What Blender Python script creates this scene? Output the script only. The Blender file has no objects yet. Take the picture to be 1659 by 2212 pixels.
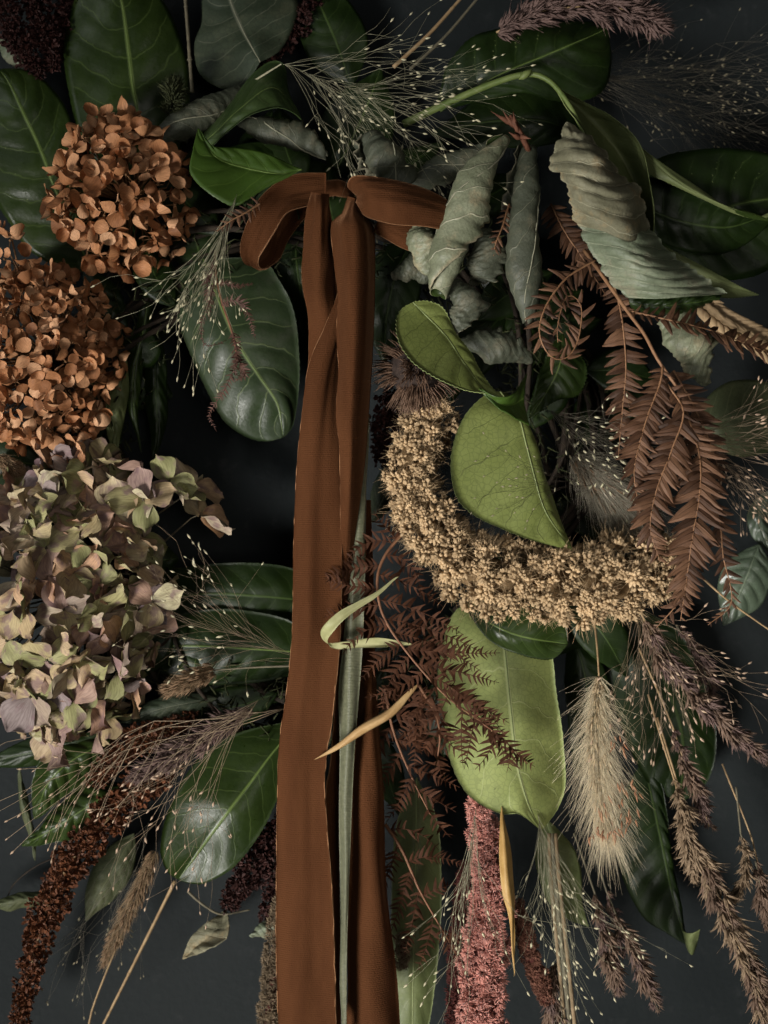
import bpy, math, random
import numpy as np
from mathutils import Vector, Matrix, Quaternion, Euler

random.seed(11)
RNG = np.random.default_rng(11)
SC = bpy.context.scene
COL = SC.collection

# ------------------------------------------------------------------ camera, light, exposure
CAM_DIST = 0.85          # metres from the wall
REF = 0.79               # distance at which one layout unit measures 0.25 mm
UNIT = 0.00025

cam_d = bpy.data.cameras.new('camera')
cam = bpy.data.objects.new('camera', cam_d)
COL.objects.link(cam)
cam.location = (0, -CAM_DIST, 0)
cam.rotation_euler = (math.radians(90), 0, 0)
cam_d.sensor_fit = 'VERTICAL'
cam_d.angle = 2 * math.atan(1106 * UNIT / REF)
cam_d.clip_start = 0.01
cam_d.clip_end = 50
cam_d.dof.use_dof = True
cam_d.dof.focus_distance = 0.755
cam_d.dof.aperture_fstop = cam_d.lens / 7.0      # about 7 mm of aperture
SC.camera = cam

world = bpy.data.worlds.new('World')
SC.world = world
world.use_nodes = True
world.node_tree.nodes['Background'].inputs[0].default_value = (0.55, 0.65, 0.75, 1)
world.node_tree.nodes['Background'].inputs[1].default_value = 0.003


def area_light(name, loc, target, sx, sy, power, color, spread=180.):
    d = bpy.data.lights.new(name, 'AREA')
    d.shape = 'RECTANGLE'
    d.size, d.size_y = sx, sy
    d.energy = power
    d.spread = math.radians(spread)      # beam narrowed to add a pool of light with darker edges
    d.color = color
    o = bpy.data.objects.new(name, d)
    COL.objects.link(o)
    o.location = loc
    o.rotation_euler = (Vector(target) - Vector(loc)).to_track_quat('-Z', 'Y').to_euler()
    return o


area_light('window_light', (-0.85, -1.25, -0.85), (0.06, -0.07, -0.09), 0.65, 0.65, 2.7, (1.0, 0.965, 0.92), 31.)
area_light('upper_left_fill', (-1.25, -1.0, 0.8), (0.0, -0.05, 0.0), 0.8, 0.8, 1.15, (0.95, 0.97, 1.0), 110.)  # added fill, placed to lay sheen on the left-hand laurel leaves
area_light('front_fill', (0.55, -1.9, -0.1), (0.06, -0.07, -0.08), 0.8, 0.8, 0.33, (1.0, 0.95, 0.88), 36.)  # added frontal fill, softens the shadows on right-facing surfaces

SC.view_settings.view_transform = 'Standard'
SC.view_settings.look = 'None'
SC.view_settings.exposure = 0.0
SC.view_settings.gamma = 1.0
SC.cycles.max_bounces = 3
SC.cycles.use_adaptive_sampling = True
SC.cycles.adaptive_threshold = 0.02
SC.cycles.use_denoising = True


# ------------------------------------------------------------------ layout and mesh helpers
def P(x, y, h):
    """layout units (right, down) and height above the wall in mm -> metres"""
    s = UNIT * (CAM_DIST - h * .001) / REF
    return np.array([(x - 829.5) * s, -h * .001, (1106 - y) * s])


def PW(pts):
    return np.array([P(*p) for p in pts])


def catmull(pts, n, uniform=True):
    """n+1 points along a Catmull-Rom curve through pts"""
    pts = np.asarray(pts, float)
    k = len(pts)
    if k == 1:
        return np.repeat(pts, n + 1, 0)
    ext = np.vstack([2 * pts[0] - pts[1], pts, 2 * pts[-1] - pts[-2]])

    def ev(t):
        i = np.clip(np.floor(t).astype(int), 0, k - 2)
        f = (t - i)[:, None]
        p0, p1, p2, p3 = ext[i], ext[i + 1], ext[i + 2], ext[i + 3]
        return .5 * (2 * p1 + (p2 - p0) * f + (2 * p0 - 5 * p1 + 4 * p2 - p3) * f ** 2
                     + (3 * p1 - p0 - 3 * p2 + p3) * f ** 3)
    if not uniform:
        return ev(np.linspace(0, k - 1, n + 1))
    tt = np.linspace(0, k - 1, 20 * k)
    q = ev(tt)
    s = np.concatenate([[0], np.cumsum(np.linalg.norm(np.diff(q, axis=0), axis=1))])
    if s[-1] < 1e-9:
        return np.repeat(pts[:1], n + 1, 0)
    return ev(np.interp(np.linspace(0, s[-1], n + 1), s, tt))


def interp(vals, n):
    vals = np.asarray(vals, float)
    return np.interp(np.linspace(0, 1, n + 1), np.linspace(0, 1, len(vals)), vals)


def unit(v):
    return v / (np.linalg.norm(v, axis=-1, keepdims=True) + 1e-12)


class MB:
    def __init__(self):
        self.V, self.F, self.M, self.UV, self.n = [], [], [], [], 0

    def add(self, V, F, mat=0, uv=None):
        V = np.asarray(V, float)
        self.V.append(V)
        for f in F:
            self.F.append(tuple(int(i) + self.n for i in f))
            self.M.append(mat)
        self.UV.append(np.zeros((len(V), 2)) if uv is None else np.asarray(uv))
        self.n += len(V)
        return self

    def tube(self, pts, radii, sides=5, mat=0):
        pts = np.asarray(pts, float)
        n = len(pts)
        r = np.broadcast_to(np.asarray(radii, float), (n,))
        t = unit(np.gradient(pts, axis=0))
        a = np.array([0, 0, 1.]) if abs(t[0, 2]) < .8 else np.array([1., 0, 0])
        e1 = np.zeros_like(pts)
        cur = unit(a - t[0] * a.dot(t[0]))
        for i in range(n):
            cur = unit(cur - t[i] * cur.dot(t[i]))
            e1[i] = cur
        e2 = np.cross(t, e1)
        ang = np.linspace(0, 2 * math.pi, sides, endpoint=False)
        V = (pts[:, None] + r[:, None, None] * (np.cos(ang)[None, :, None] * e1[:, None]
             + np.sin(ang)[None, :, None] * e2[:, None])).reshape(-1, 3)
        F = [(i * sides + j, i * sides + (j + 1) % sides, (i + 1) * sides + (j + 1) % sides, (i + 1) * sides + j)
             for i in range(n - 1) for j in range(sides)]
        F.append(tuple(range(sides))[::-1])
        F.append(tuple((n - 1) * sides + j for j in range(sides)))
        uv = np.stack([np.repeat(np.linspace(0, 1, n), sides), np.tile(ang / 6.2832, n)], 1)
        return self.add(V, F, mat, uv)

    def spindle(self, a, b, w, sides=5, prof=(0, .75, 1, .7, 0), mat=0):
        a, b = np.asarray(a, float), np.asarray(b, float)
        k = len(prof)
        pts = a + (b - a) * np.linspace(0, 1, k)[:, None]
        return self.tube(pts, np.maximum(np.array(prof) * w, w * .04), sides, mat)

    def mesh(self, name, mats, smooth=True):
        me = bpy.data.meshes.new(name)
        V = np.vstack(self.V)
        me.from_pydata(V.tolist(), [], self.F)
        for m in mats:
            me.materials.append(m)
        if len(mats) > 1:
            me.polygons.foreach_set('material_index', self.M)
        uvl = me.uv_layers.new(name='UVMap')
        vi = np.zeros(len(me.loops), int)
        me.loops.foreach_get('vertex_index', vi)
        uvl.data.foreach_set('uv', np.vstack(self.UV)[vi].astype(np.float32).ravel())
        if smooth:
            me.polygons.foreach_set('use_smooth', [True] * len(me.polygons))
        me.update()
        return me


WL = {}      # world location of every object built


def link(name, data, parent, loc, quat=None, scale=None, world_loc=True):
    o = bpy.data.objects.new(name, data)
    COL.objects.link(o)
    loc = np.asarray(loc, float)
    if parent is not None:
        o.parent = parent
        o.location = loc - WL[parent.name] if world_loc else loc
        WL[o.name] = loc if world_loc else WL[parent.name] + loc
    else:
        o.location = loc
        WL[o.name] = loc
    if quat is not None:
        o.rotation_euler = quat.to_euler()
    if scale is not None:
        o.scale = (scale,) * 3 if np.isscalar(scale) else scale
    return o


LABELS = set()


def tag(o, label, cat, group=None):
    o['label'] = label
    o['category'] = cat
    if group:
        o['group'] = group
    return o


def thing(name, label, cat, at, group=None):
    return tag(link(name, None, None, at), label, cat, group)


def part(name, mb, mats, parent, origin=None, smooth=True):
    """links the collected shapes as one mesh object under parent"""
    if not isinstance(mats, (list, tuple)):
        mats = [mats]
    origin = np.vstack(mb.V).mean(0) if origin is None else np.asarray(origin, float)
    mb.V = [v - origin for v in mb.V]
    return link(name, mb.mesh(name, mats, smooth), parent, origin)


def qdir(d, roll=0., up='Y'):
    return Vector(d).to_track_quat('Z', up) @ Quaternion((0, 0, 1), roll)


# ------------------------------------------------------------------ materials
class NT:
    """small wrapper to wire shader nodes"""
    def __init__(self, name):
        self.m = bpy.data.materials.new(name)
        self.m.use_nodes = True
        self.t = self.m.node_tree
        self.b = self.t.nodes['Principled BSDF']

    def n(self, kind, **kw):
        nd = self.t.nodes.new(kind)
        for k, v in kw.items():
            setattr(nd, k, v)
        return nd

    def put(self, sock, v):
        if hasattr(v, 'is_linked') or isinstance(v, bpy.types.NodeSocket):
            self.t.links.new(v, sock)
        else:
            sock.default_value = v

    def math(self, op, a, b=None, c=None, clamp=False):
        nd = self.n('ShaderNodeMath', operation=op, use_clamp=clamp)
        for i, v in enumerate((a, b, c)):
            if v is not None:
                self.put(nd.inputs[i], v)
        return nd.outputs[0]

    def mapr(self, v, a, b, c=0., d=1., smooth=True):
        nd = self.n('ShaderNodeMapRange', interpolation_type='SMOOTHSTEP' if smooth else 'LINEAR')
        for i, x in enumerate((v, a, b, c, d)):
            self.put(nd.inputs[i], x)
        return nd.outputs[0]

    def mix(self, f, a, b, blend='MIX'):
        nd = self.n('ShaderNodeMix', data_type='RGBA', blend_type=blend)
        self.put(nd.inputs[0], f)
        for s, v in ((nd.inputs[6], a), (nd.inputs[7], b)):
            self.put(s, (*v, 1) if isinstance(v, tuple) and len(v) == 3 else v)
        return nd.outputs[2]

    def noise(self, scale, detail=3., vec=None, rough=.55):
        nd = self.n('ShaderNodeTexNoise')
        nd.inputs['Scale'].default_value = scale
        nd.inputs['Detail'].default_value = detail
        nd.inputs['Roughness'].default_value = rough
        self.put(nd.inputs['Vector'], vec if vec is not None else self.coord('Object'))
        return nd.outputs['Fac']

    def coord(self, which):
        return self.n('ShaderNodeTexCoord').outputs[which]

    def rand(self):
        return self.n('ShaderNodeObjectInfo').outputs['Random']

    def ramp(self, f, stops, interp='LINEAR'):
        nd = self.n('ShaderNodeValToRGB')
        cr = nd.color_ramp
        cr.interpolation = interp
        while len(cr.elements) < len(stops):
            cr.elements.new(.5)
        for e, (p, c) in zip(cr.elements, stops):
            e.position = p
            e.color = (*c, 1)
        self.put(nd.inputs[0], f)
        return nd.outputs[0]

    def bump(self, height, strength, dist=.001):
        nd = self.n('ShaderNodeBump')
        nd.inputs['Strength'].default_value = strength
        nd.inputs['Distance'].default_value = dist
        self.put(nd.inputs['Height'], height)
        self.put(self.b.inputs['Normal'], nd.outputs[0])

    def out(self, color=None, rough=None, spec=None, **kw):
        if color is not None:
            self.put(self.b.inputs['Base Color'], (*color, 1) if isinstance(color, tuple) and len(color) == 3 else color)
        if rough is not None:
            self.put(self.b.inputs['Roughness'], rough)
        if spec is not None:
            self.b.inputs['Specular IOR Level'].default_value = spec
        for k, v in kw.items():
            self.put(self.b.inputs[k.replace('_', ' ')], v)
        return self.m


VEIN = {}     # material name -> (number of side veins, slant, mode)


def mat_leaf(name, c1, c2, vein, nv=9., slant=1.3, rough=.32, spec=.5, mode='chevron', vw=.06, vmix=.8,
             net=.35, blotch=None, blotch_amt=0., coat=0., edge=None):
    k = NT(name)
    sep = k.n('ShaderNodeSeparateXYZ')
    k.put(sep.inputs[0], k.coord('UV'))
    u, v = sep.outputs[0], sep.outputs[1]
    obj = k.coord('Object')
    warp = k.math('MULTIPLY', k.math('SUBTRACT', k.noise(60., 2., obj), .5), .85)
    s = k.math('ABSOLUTE', k.math('SUBTRACT', k.math('MULTIPLY', v, 2.), 1.))
    across = s if mode == 'chevron' else v
    ph = k.math('SUBTRACT', k.math('MULTIPLY', u, nv), k.math('MULTIPLY', k.math('POWER', across, 1.35), slant))
    ph = k.math('ADD', ph, warp)
    fr = k.math('FRACT', ph)
    d = k.math('SUBTRACT', .5, k.math('ABSOLUTE', k.math('SUBTRACT', fr, .5)))
    side = k.mapr(d, 0., vw, 1., 0.)
    side = k.math('MULTIPLY', side, k.mapr(s, .82, .98, 1., .1)) if mode == 'chevron' else side
    mid = k.mapr(s, .012, .05, 1., 0.) if mode == 'chevron' else 0.
    vor = k.n('ShaderNodeTexVoronoi', feature='DISTANCE_TO_EDGE')
    vor.inputs['Scale'].default_value = 330.
    k.put(vor.inputs['Vector'], obj)
    netm = k.mapr(vor.outputs['Distance'], 0., .12, 1., 0.)
    mask = k.math('MAXIMUM', k.math('MULTIPLY', side, vmix), mid) if mode == 'chevron' else k.math('MULTIPLY', side, vmix)
    base = k.mix(k.mapr(k.noise(45., 4., obj), .35, .68), c1, c2)
    base = k.mix(k.math('MULTIPLY', k.mapr(k.noise(420., 3., obj), .45, .75), .25), base, c2)
    if blotch:
        base = k.mix(k.math('MULTIPLY', k.mapr(k.noise(70., 6., obj, .7), .5, .68), blotch_amt), base, blotch)
        base = k.mix(k.math('MULTIPLY', k.mapr(k.noise(520., 2., obj), .68, .75), .6), base, tuple(x * .3 for x in blotch))
    if edge:
        base = k.mix(k.mapr(s, .95, 1., 0., .8), base, edge)
    base = k.mix(k.math('MULTIPLY', netm, net), base, tuple(x * .55 for x in c1))
    col = k.mix(mask, base, vein)
    hgt = k.math('ADD', k.math('MULTIPLY', mask, .6), k.math('MULTIPLY', k.noise(700., 4., obj), .55))
    k.bump(hgt, .35 if mode == 'chevron' else .7, .0006 if mode == 'chevron' else .0009)
    r = k.math('ADD', rough, k.math('MULTIPLY', k.math('SUBTRACT', k.noise(150., 6., obj, .7), .5), .6))
    VEIN[name] = (nv, slant, mode)
    return k.out(col, r, spec, Coat_Weight=coat, Coat_Roughness=.25)


def mat_plain(name, c1, c2, rough=.7, scale=200., bump=.3, spec=.3, vary=0., dist=.0006, sheen=0.):
    k = NT(name)
    n1 = k.noise(scale, 4.)
    col = k.mix(k.mapr(n1, .3, .7), c1, c2)
    if vary:
        col = k.mix(k.math('MULTIPLY', k.rand(), vary), col, tuple(x * .25 for x in c1))
    if bump:
        k.bump(k.noise(scale * 4, 4.), bump, dist)
    return k.out(col, rough, spec, Sheen_Weight=sheen)


def mat_random(name, stops, rough=.6, streak=.35, spec=.3, speckle=None, trans=0.):
    """colour differs from piece to piece; fine veins run along the petal"""
    k = NT(name)
    base = k.ramp(k.rand(), stops)
    sep = k.n('ShaderNodeSeparateXYZ')
    k.put(sep.inputs[0], k.coord('UV'))
    u, v = sep.outputs[0], sep.outputs[1]
    c = k.n('ShaderNodeCombineXYZ')
    k.put(c.inputs[0], k.math('MULTIPLY', u, 1.2))
    k.put(c.inputs[1], k.math('MULTIPLY', v, 9.))
    k.put(c.inputs[2], k.math('MULTIPLY', k.rand(), 40.))
    st = k.noise(3., 4., c.outputs[0])
    dark = k.mix(1., base, (.45, .42, .4), 'MULTIPLY')
    col = k.mix(k.math('MULTIPLY', k.mapr(st, .4, .65), streak), base, dark)
    if speckle:
        c2 = k.n('ShaderNodeCombineXYZ')
        k.put(c2.inputs[0], u)
        k.put(c2.inputs[1], v)
        k.put(c2.inputs[2], k.math('MULTIPLY', k.rand(), 17.))
        col = k.mix(k.math('MULTIPLY', k.mapr(k.noise(2.2, 3., c2.outputs[0]), .48, .66), .75), col, speckle)
    k.bump(st, .3, .0006)
    if trans:
        pass
    return k.out(col, rough, spec)


def mat_velvet():
    k = NT('brown_velvet')
    sep = k.n('ShaderNodeSeparateXYZ')
    k.put(sep.inputs[0], k.coord('UV'))
    obj = k.coord('Object')
    mp_ = k.n('ShaderNodeMapping')
    k.put(mp_.inputs[0], obj)
    mp_.inputs['Scale'].default_value = (1., 1., .22)
    nap = k.noise(95., 5., mp_.outputs[0])
    fine = k.noise(1500., 2., obj)
    col = k.mix(k.mapr(nap, .3, .7), (.06, .0215, .0072), (.082, .031, .011))
    col = k.mix(k.math('MULTIPLY', fine, .3), col, (.07, .026, .01))
    sepo = k.n('ShaderNodeSeparateXYZ')
    k.put(sepo.inputs[0], obj)
    rib = k.math('SINE', k.math('MULTIPLY', sepo.outputs[2], 6.2832 / .0011))
    col = k.mix(k.mapr(rib, -1., 1., 0., .1), col, (.06, .022, .008))
    k.bump(k.math('ADD', k.math('MULTIPLY', rib, .16), k.math('MULTIPLY', fine, 1.3)), .5, .0006)
    return k.out(col, .9, .1, Sheen_Weight=.4, Sheen_Roughness=.32, Sheen_Tint=(.8, .42, .22, 1))


def mat_satin():
    k = NT('sage_satin')
    obj = k.coord('Object')
    sepo = k.n('ShaderNodeSeparateXYZ')
    k.put(sepo.inputs[0], obj)
    rib = k.math('SINE', k.math('MULTIPLY', sepo.outputs[2], 6.2832 / .0008))
    col = k.mix(k.mapr(k.noise(500., 3., obj), .3, .7), (.085, .09, .048), (.125, .127, .072))
    k.bump(rib, .3, .0003)
    return k.out(col, .5, .4, Sheen_Weight=.2)


def mat_wall():
    k = NT('dark_wall_paint')
    obj = k.coord('Object')
    col = k.mix(k.mapr(k.noise(5., 5., obj), .35, .65), (.0125, .0160, .0168), (.0165, .0202, .0208))
    col = k.mix(k.math('MULTIPLY', k.mapr(k.noise(60., 6., obj, .7), .54, .72), .6), col, (.034, .037, .037))
    k.bump(k.math('ADD', k.noise(240., 5., obj), k.math('MULTIPLY', k.noise(25., 3., obj), 1.5)), .22, .0015)
    return k.out(col, .7, .12)


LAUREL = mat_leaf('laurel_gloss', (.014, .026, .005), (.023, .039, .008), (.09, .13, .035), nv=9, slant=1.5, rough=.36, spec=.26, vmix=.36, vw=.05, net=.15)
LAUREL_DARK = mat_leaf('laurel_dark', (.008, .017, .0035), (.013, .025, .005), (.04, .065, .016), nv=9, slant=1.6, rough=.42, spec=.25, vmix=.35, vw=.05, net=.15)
LAUREL_BRIGHT = mat_leaf('laurel_bright', (.034, .068, .009), (.046, .088, .013), (.085, .14, .026), nv=7, slant=1.4, rough=.4, spec=.4, vmix=.5, net=.1)
UNDER = mat_leaf('laurel_underside', (.145, .175, .045), (.18, .212, .06), (.065, .075, .022), nv=7, slant=1.1, rough=.55, spec=.3, vmix=.75, vw=.028, net=.45, edge=(.22, .27, .10), blotch=(.13, .15, .045), blotch_amt=.5)
UNDER_PALE = mat_leaf('laurel_underside_pale', (.215, .255, .08), (.265, .305, .10), (.34, .37, .17), nv=7, slant=1.2, rough=.5, spec=.35, vmix=.7, vw=.03, net=.4, edge=(.3, .36, .15), blotch=(.17, .2, .07), blotch_amt=.5)
UNDER_OLIVE = mat_leaf('laurel_underside_olive', (.11, .135, .05), (.14, .165, .065), (.18, .2, .09), nv=8, slant=1.2, rough=.55, spec=.3, vmix=.3, net=.2, edge=(.2, .24, .09))
BEECH = mat_leaf('beech_dark', (.026, .038, .022), (.04, .052, .03), (.1, .11, .075), nv=8, slant=1.7, rough=.6, spec=.25, vmix=.75, vw=.045, blotch=(.08, .085, .05), blotch_amt=.5)
DRY = mat_leaf('dry_sage', (.115, .14, .088), (.185, .21, .138), (.42, .44, .31), nv=7, slant=1.1, rough=.5, spec=.4, mode='cross', vw=.04, vmix=.75, net=.3, blotch=(.23, .21, .145), blotch_amt=.65)
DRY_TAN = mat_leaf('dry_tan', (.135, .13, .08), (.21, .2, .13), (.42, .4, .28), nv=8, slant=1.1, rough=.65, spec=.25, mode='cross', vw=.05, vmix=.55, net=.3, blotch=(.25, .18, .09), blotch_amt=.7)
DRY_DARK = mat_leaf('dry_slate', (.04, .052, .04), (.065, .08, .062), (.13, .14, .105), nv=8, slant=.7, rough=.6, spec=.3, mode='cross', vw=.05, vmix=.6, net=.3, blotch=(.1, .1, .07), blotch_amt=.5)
OLIVE_DULL = mat_leaf('olive_dull', (.05, .062, .026), (.075, .085, .04), (.11, .12, .06), nv=8, slant=1.4, rough=.6, spec=.25, vmix=.5, blotch=(.1, .1, .05), blotch_amt=.4)
RIB_GREEN = mat_plain('rib_green', (.10, .15, .035), (.13, .18, .05), .5, 300, .1)
RIB_PALE = mat_plain('rib_pale', (.2, .25, .095), (.25, .29, .12), .5, 300, .1)
RIB_DRY = mat_plain('rib_dry', (.22, .22, .15), (.28, .27, .19), .7, 300, .2)
STEM_GREEN = mat_plain('stem_green', (.085, .125, .03), (.13, .165, .05), .5, 150, .3)
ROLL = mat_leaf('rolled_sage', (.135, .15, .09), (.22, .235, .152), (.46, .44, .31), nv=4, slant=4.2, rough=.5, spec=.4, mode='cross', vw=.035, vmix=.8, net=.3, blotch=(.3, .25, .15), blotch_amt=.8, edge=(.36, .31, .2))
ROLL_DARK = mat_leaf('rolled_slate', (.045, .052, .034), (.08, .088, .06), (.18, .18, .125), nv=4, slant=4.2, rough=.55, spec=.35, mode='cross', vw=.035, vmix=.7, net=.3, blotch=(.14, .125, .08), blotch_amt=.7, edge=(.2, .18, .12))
STEM_TAN = mat_plain('stem_tan', (.26, .17, .085), (.36, .25, .13), .6, 250, .4)
STEM_GREY = mat_plain('stem_grey', (.10, .09, .06), (.16, .14, .09), .7, 250, .4)
TWIG = mat_plain('twig_dark', (.018, .013, .009), (.035, .024, .015), .85, 200, .6)
MOSS = mat_plain('moss_dark', (.02, .026, .009), (.05, .055, .02), .95, 300, .5)
VELVET = mat_velvet()
SELVEDGE = mat_plain('velvet_selvedge', (.2, .095, .042), (.27, .135, .062), .9, 900, .4)
SATIN = mat_satin()
SATIN_EDGE = mat_plain('satin_selvedge', (.23, .23, .14), (.3, .29, .18), .6, 900, .2)
WALL = mat_wall()


# ------------------------------------------------------------------ sheets: leaves, ribbons
def loft(polys, n=36, m=14):
    rows = np.array([catmull(PW(p), n) for p in polys])          # k, n+1, 3
    return np.stack([catmull(rows[:, i], m, False) for i in range(n + 1)])   # n+1, m+1, 3


def sheet(mb, G, thick=.0004, serr=0., quilt=0., vein=None, wave=0., crease=0., seed=0, ruffle=0., outward=None, crumple=0., folds=0., fold_len=.14, fold_min=.12):
    """adds a thin solid sheet through the grid G; front faces get material 0, back faces 1"""
    n, m = G.shape[0] - 1, G.shape[1] - 1
    u = np.linspace(0, 1, n + 1)[:, None]
    v = np.linspace(0, 1, m + 1)[None, :]
    s = np.abs(2 * v - 1)
    G = G.copy()
    rg = np.random.default_rng(seed + 5)
    if serr:
        for e, i2 in ((0, 1), (m, m - 1)):
            d = unit(G[:, e] - G[:, i2])
            saw = (np.arange(n + 1) % 2) * 1. + rg.uniform(-.3, .3, n + 1)
            G[:, e] += d * saw[:, None] * serr
    du, dv = np.gradient(G, axis=0), np.gradient(G, axis=1)
    N = unit(np.cross(du, dv))
    if (N[:, :, 1].sum() if outward is None else -(N * (G - outward[:, None])).sum()) > 0:
        N = -N
        flip = True
    else:
        flip = False
    disp = np.zeros((n + 1, m + 1))
    if quilt and vein:
        nv, sl, mode = vein
        ac = s if mode == 'chevron' else v
        ph = u * nv - ac ** 1.35 * sl
        env = np.sin(np.pi * np.clip(s, 0, 1)) ** .6 if mode == 'chevron' else 1.
        dd = .5 - np.abs((ph % 1) - .5)
        disp += quilt * (.5 - np.exp(-(dd / .16) ** 2) + .25 * np.sin(np.pi * (ph % 1))) * env * (.65 + .5 * np.sin(np.floor(ph) * 12.9898))
    if wave:
        for _ in range(4):
            a, b, c = rg.uniform(1, 4), rg.uniform(-3, 3), rg.uniform(0, 6.28)
            disp += wave * .4 * np.sin(6.28 * (a * u + b * v * .5) + c)
    if ruffle:
        f = rg.uniform(5, 8)
        disp += ruffle * s ** 3 * (np.sin(6.28 * f * u + 2 * v) + .5 * np.sin(6.28 * f * 2.3 * u + 5 * v))
    if crumple:
        for _ in range(9):
            a, b, c = rg.uniform(4, 15), rg.uniform(-11, 11), rg.uniform(0, 6.28)
            disp += crumple * .4 * np.sin(6.28 * (a * u + b * v * .5) + c)
    if folds:
        env = np.exp(-u / fold_len) + fold_min
        disp += folds * env * (np.abs(np.sin(3.1416 * (2.6 * v + .8 * np.sin(2.1 * u + seed)))) ** .7 - .6 + .4 * np.sin(6.28 * (4.3 * v + 1.7 * u) + seed))
    if crease:
        disp -= crease * np.exp(-s / .12)
    taper = np.clip(np.sin(np.pi * u) * 4, 0, 1)
    G = G + N * (disp * taper)[:, :, None]
    A = (G + N * thick / 2).reshape(-1, 3)
    B = (G - N * thick / 2).reshape(-1, 3)
    uv = np.stack([np.broadcast_to(u, (n + 1, m + 1)), np.broadcast_to(v, (n + 1, m + 1))], -1).reshape(-1, 2)
    w = m + 1
    Fa, Fb = [], []
    for i in range(n):
        for j in range(m):
            q = (i * w + j, (i + 1) * w + j, (i + 1) * w + j + 1, i * w + j + 1)
            Fa.append(q[::-1] if flip else q)
            Fb.append(q if flip else q[::-1])
    off = mb.n
    mb.add(A, Fa, 0, uv)
    o2 = mb.n
    mb.add(B, Fb, 1, uv)
    ring = [i * w for i in range(n + 1)] + [n * w + j for j in range(1, w)] + [i * w + m for i in range(n - 1, -1, -1)] + [j for j in range(m - 1, 0, -1)]
    for a, b in zip(ring, ring[1:] + ring[:1]):
        mb.F.append((off + a, off + b, o2 + b, o2 + a))
        mb.M.append(0)
    return G


def edges_from(M, wl, wr=None, hl=0., hr=None):
    """left and right leaf edges from a midrib and half widths in layout units; hl, hr lift the edges (mm)"""
    wr = wl if wr is None else wr
    hr = hl if hr is None else hr
    C = catmull(np.array(M, float), 12)
    t = np.gradient(C[:, :2], axis=0)
    t = t / (np.linalg.norm(t, axis=1, keepdims=True) + 1e-9)
    nrm = np.stack([t[:, 1], -t[:, 0]], 1)
    pl, pr = interp(wl, 12), interp(wr, 12)
    L = [(C[i, 0] + nrm[i, 0] * pl[i], C[i, 1] + nrm[i, 1] * pl[i], C[i, 2] + hl * pl[i] / max(pl)) for i in range(1, 12)]
    R = [(C[i, 0] - nrm[i, 0] * pr[i], C[i, 1] - nrm[i, 1] * pr[i], C[i, 2] + hr * pr[i] / max(pr)) for i in range(1, 12)]
    return L, R


SHAPE = (0, .45, .78, .95, 1, .96, .84, .6, .28, 0)


def leaf_parts(t, polys, front, back, rib, n=72, m=20, close=True, quilt=.35, wave=.6, crease=.6, serr=.25, ribr=.55,
               thick=.45, seed=0, ruffle=0., crumple=0., ribhide=False, name='blade'):
    k = len(polys)
    Mi = polys[k // 2]
    if close:
        polys = [p if i == k // 2 else [Mi[0]] + list(p) + [Mi[-1]] for i, p in enumerate(polys)]
    G = loft(polys, n, m)
    mb = MB()
    G = sheet(mb, G, thick * .001, serr * .001, quilt * .001, VEIN.get(front.name), wave * .001, crease * .001, seed, ruffle * .001, crumple=crumple * .001)
    o = part(name, mb, [front, back], t)
    if rib is not None and not ribhide:
        mid = G[:, m // 2]
        du = unit(np.gradient(G, axis=0)[:, m // 2])
        dv = unit(np.gradient(G, axis=1)[:, m // 2])
        N = unit(np.cross(du, dv))
        if N[:, 1].mean() > 0:
            N = -N
        r = np.linspace(ribr, ribr * .25, n + 1) * .001
        mid = mid + N * (thick * .0005 - r[:, None] * .35)
        b = MB().tube(mid[:-1], r[:-1], 6)
        part('midrib', b, rib, t if k == 3 else t)
    return o


def leaf(label, polys, front=None, back=None, rib=None, cat='leaf', name='laurel_leaf', group=None, **kw):
    front = front or LAUREL
    back = back or UNDER_OLIVE
    M = polys[len(polys) // 2]
    t = thing(name, label, cat, P(*M[0]), group)
    leaf_parts(t, polys, front, back, rib, **kw)
    return t


def leaf_auto(label, M, w, hl=-4., hr=None, w2=None, shape=SHAPE, **kw):
    a = [x * w for x in shape]
    b = [x * (w2 or w) for x in shape]
    L, R = edges_from(M, a, b, hl, hr)
    return leaf(label, [L, M, R], **kw)


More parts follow.
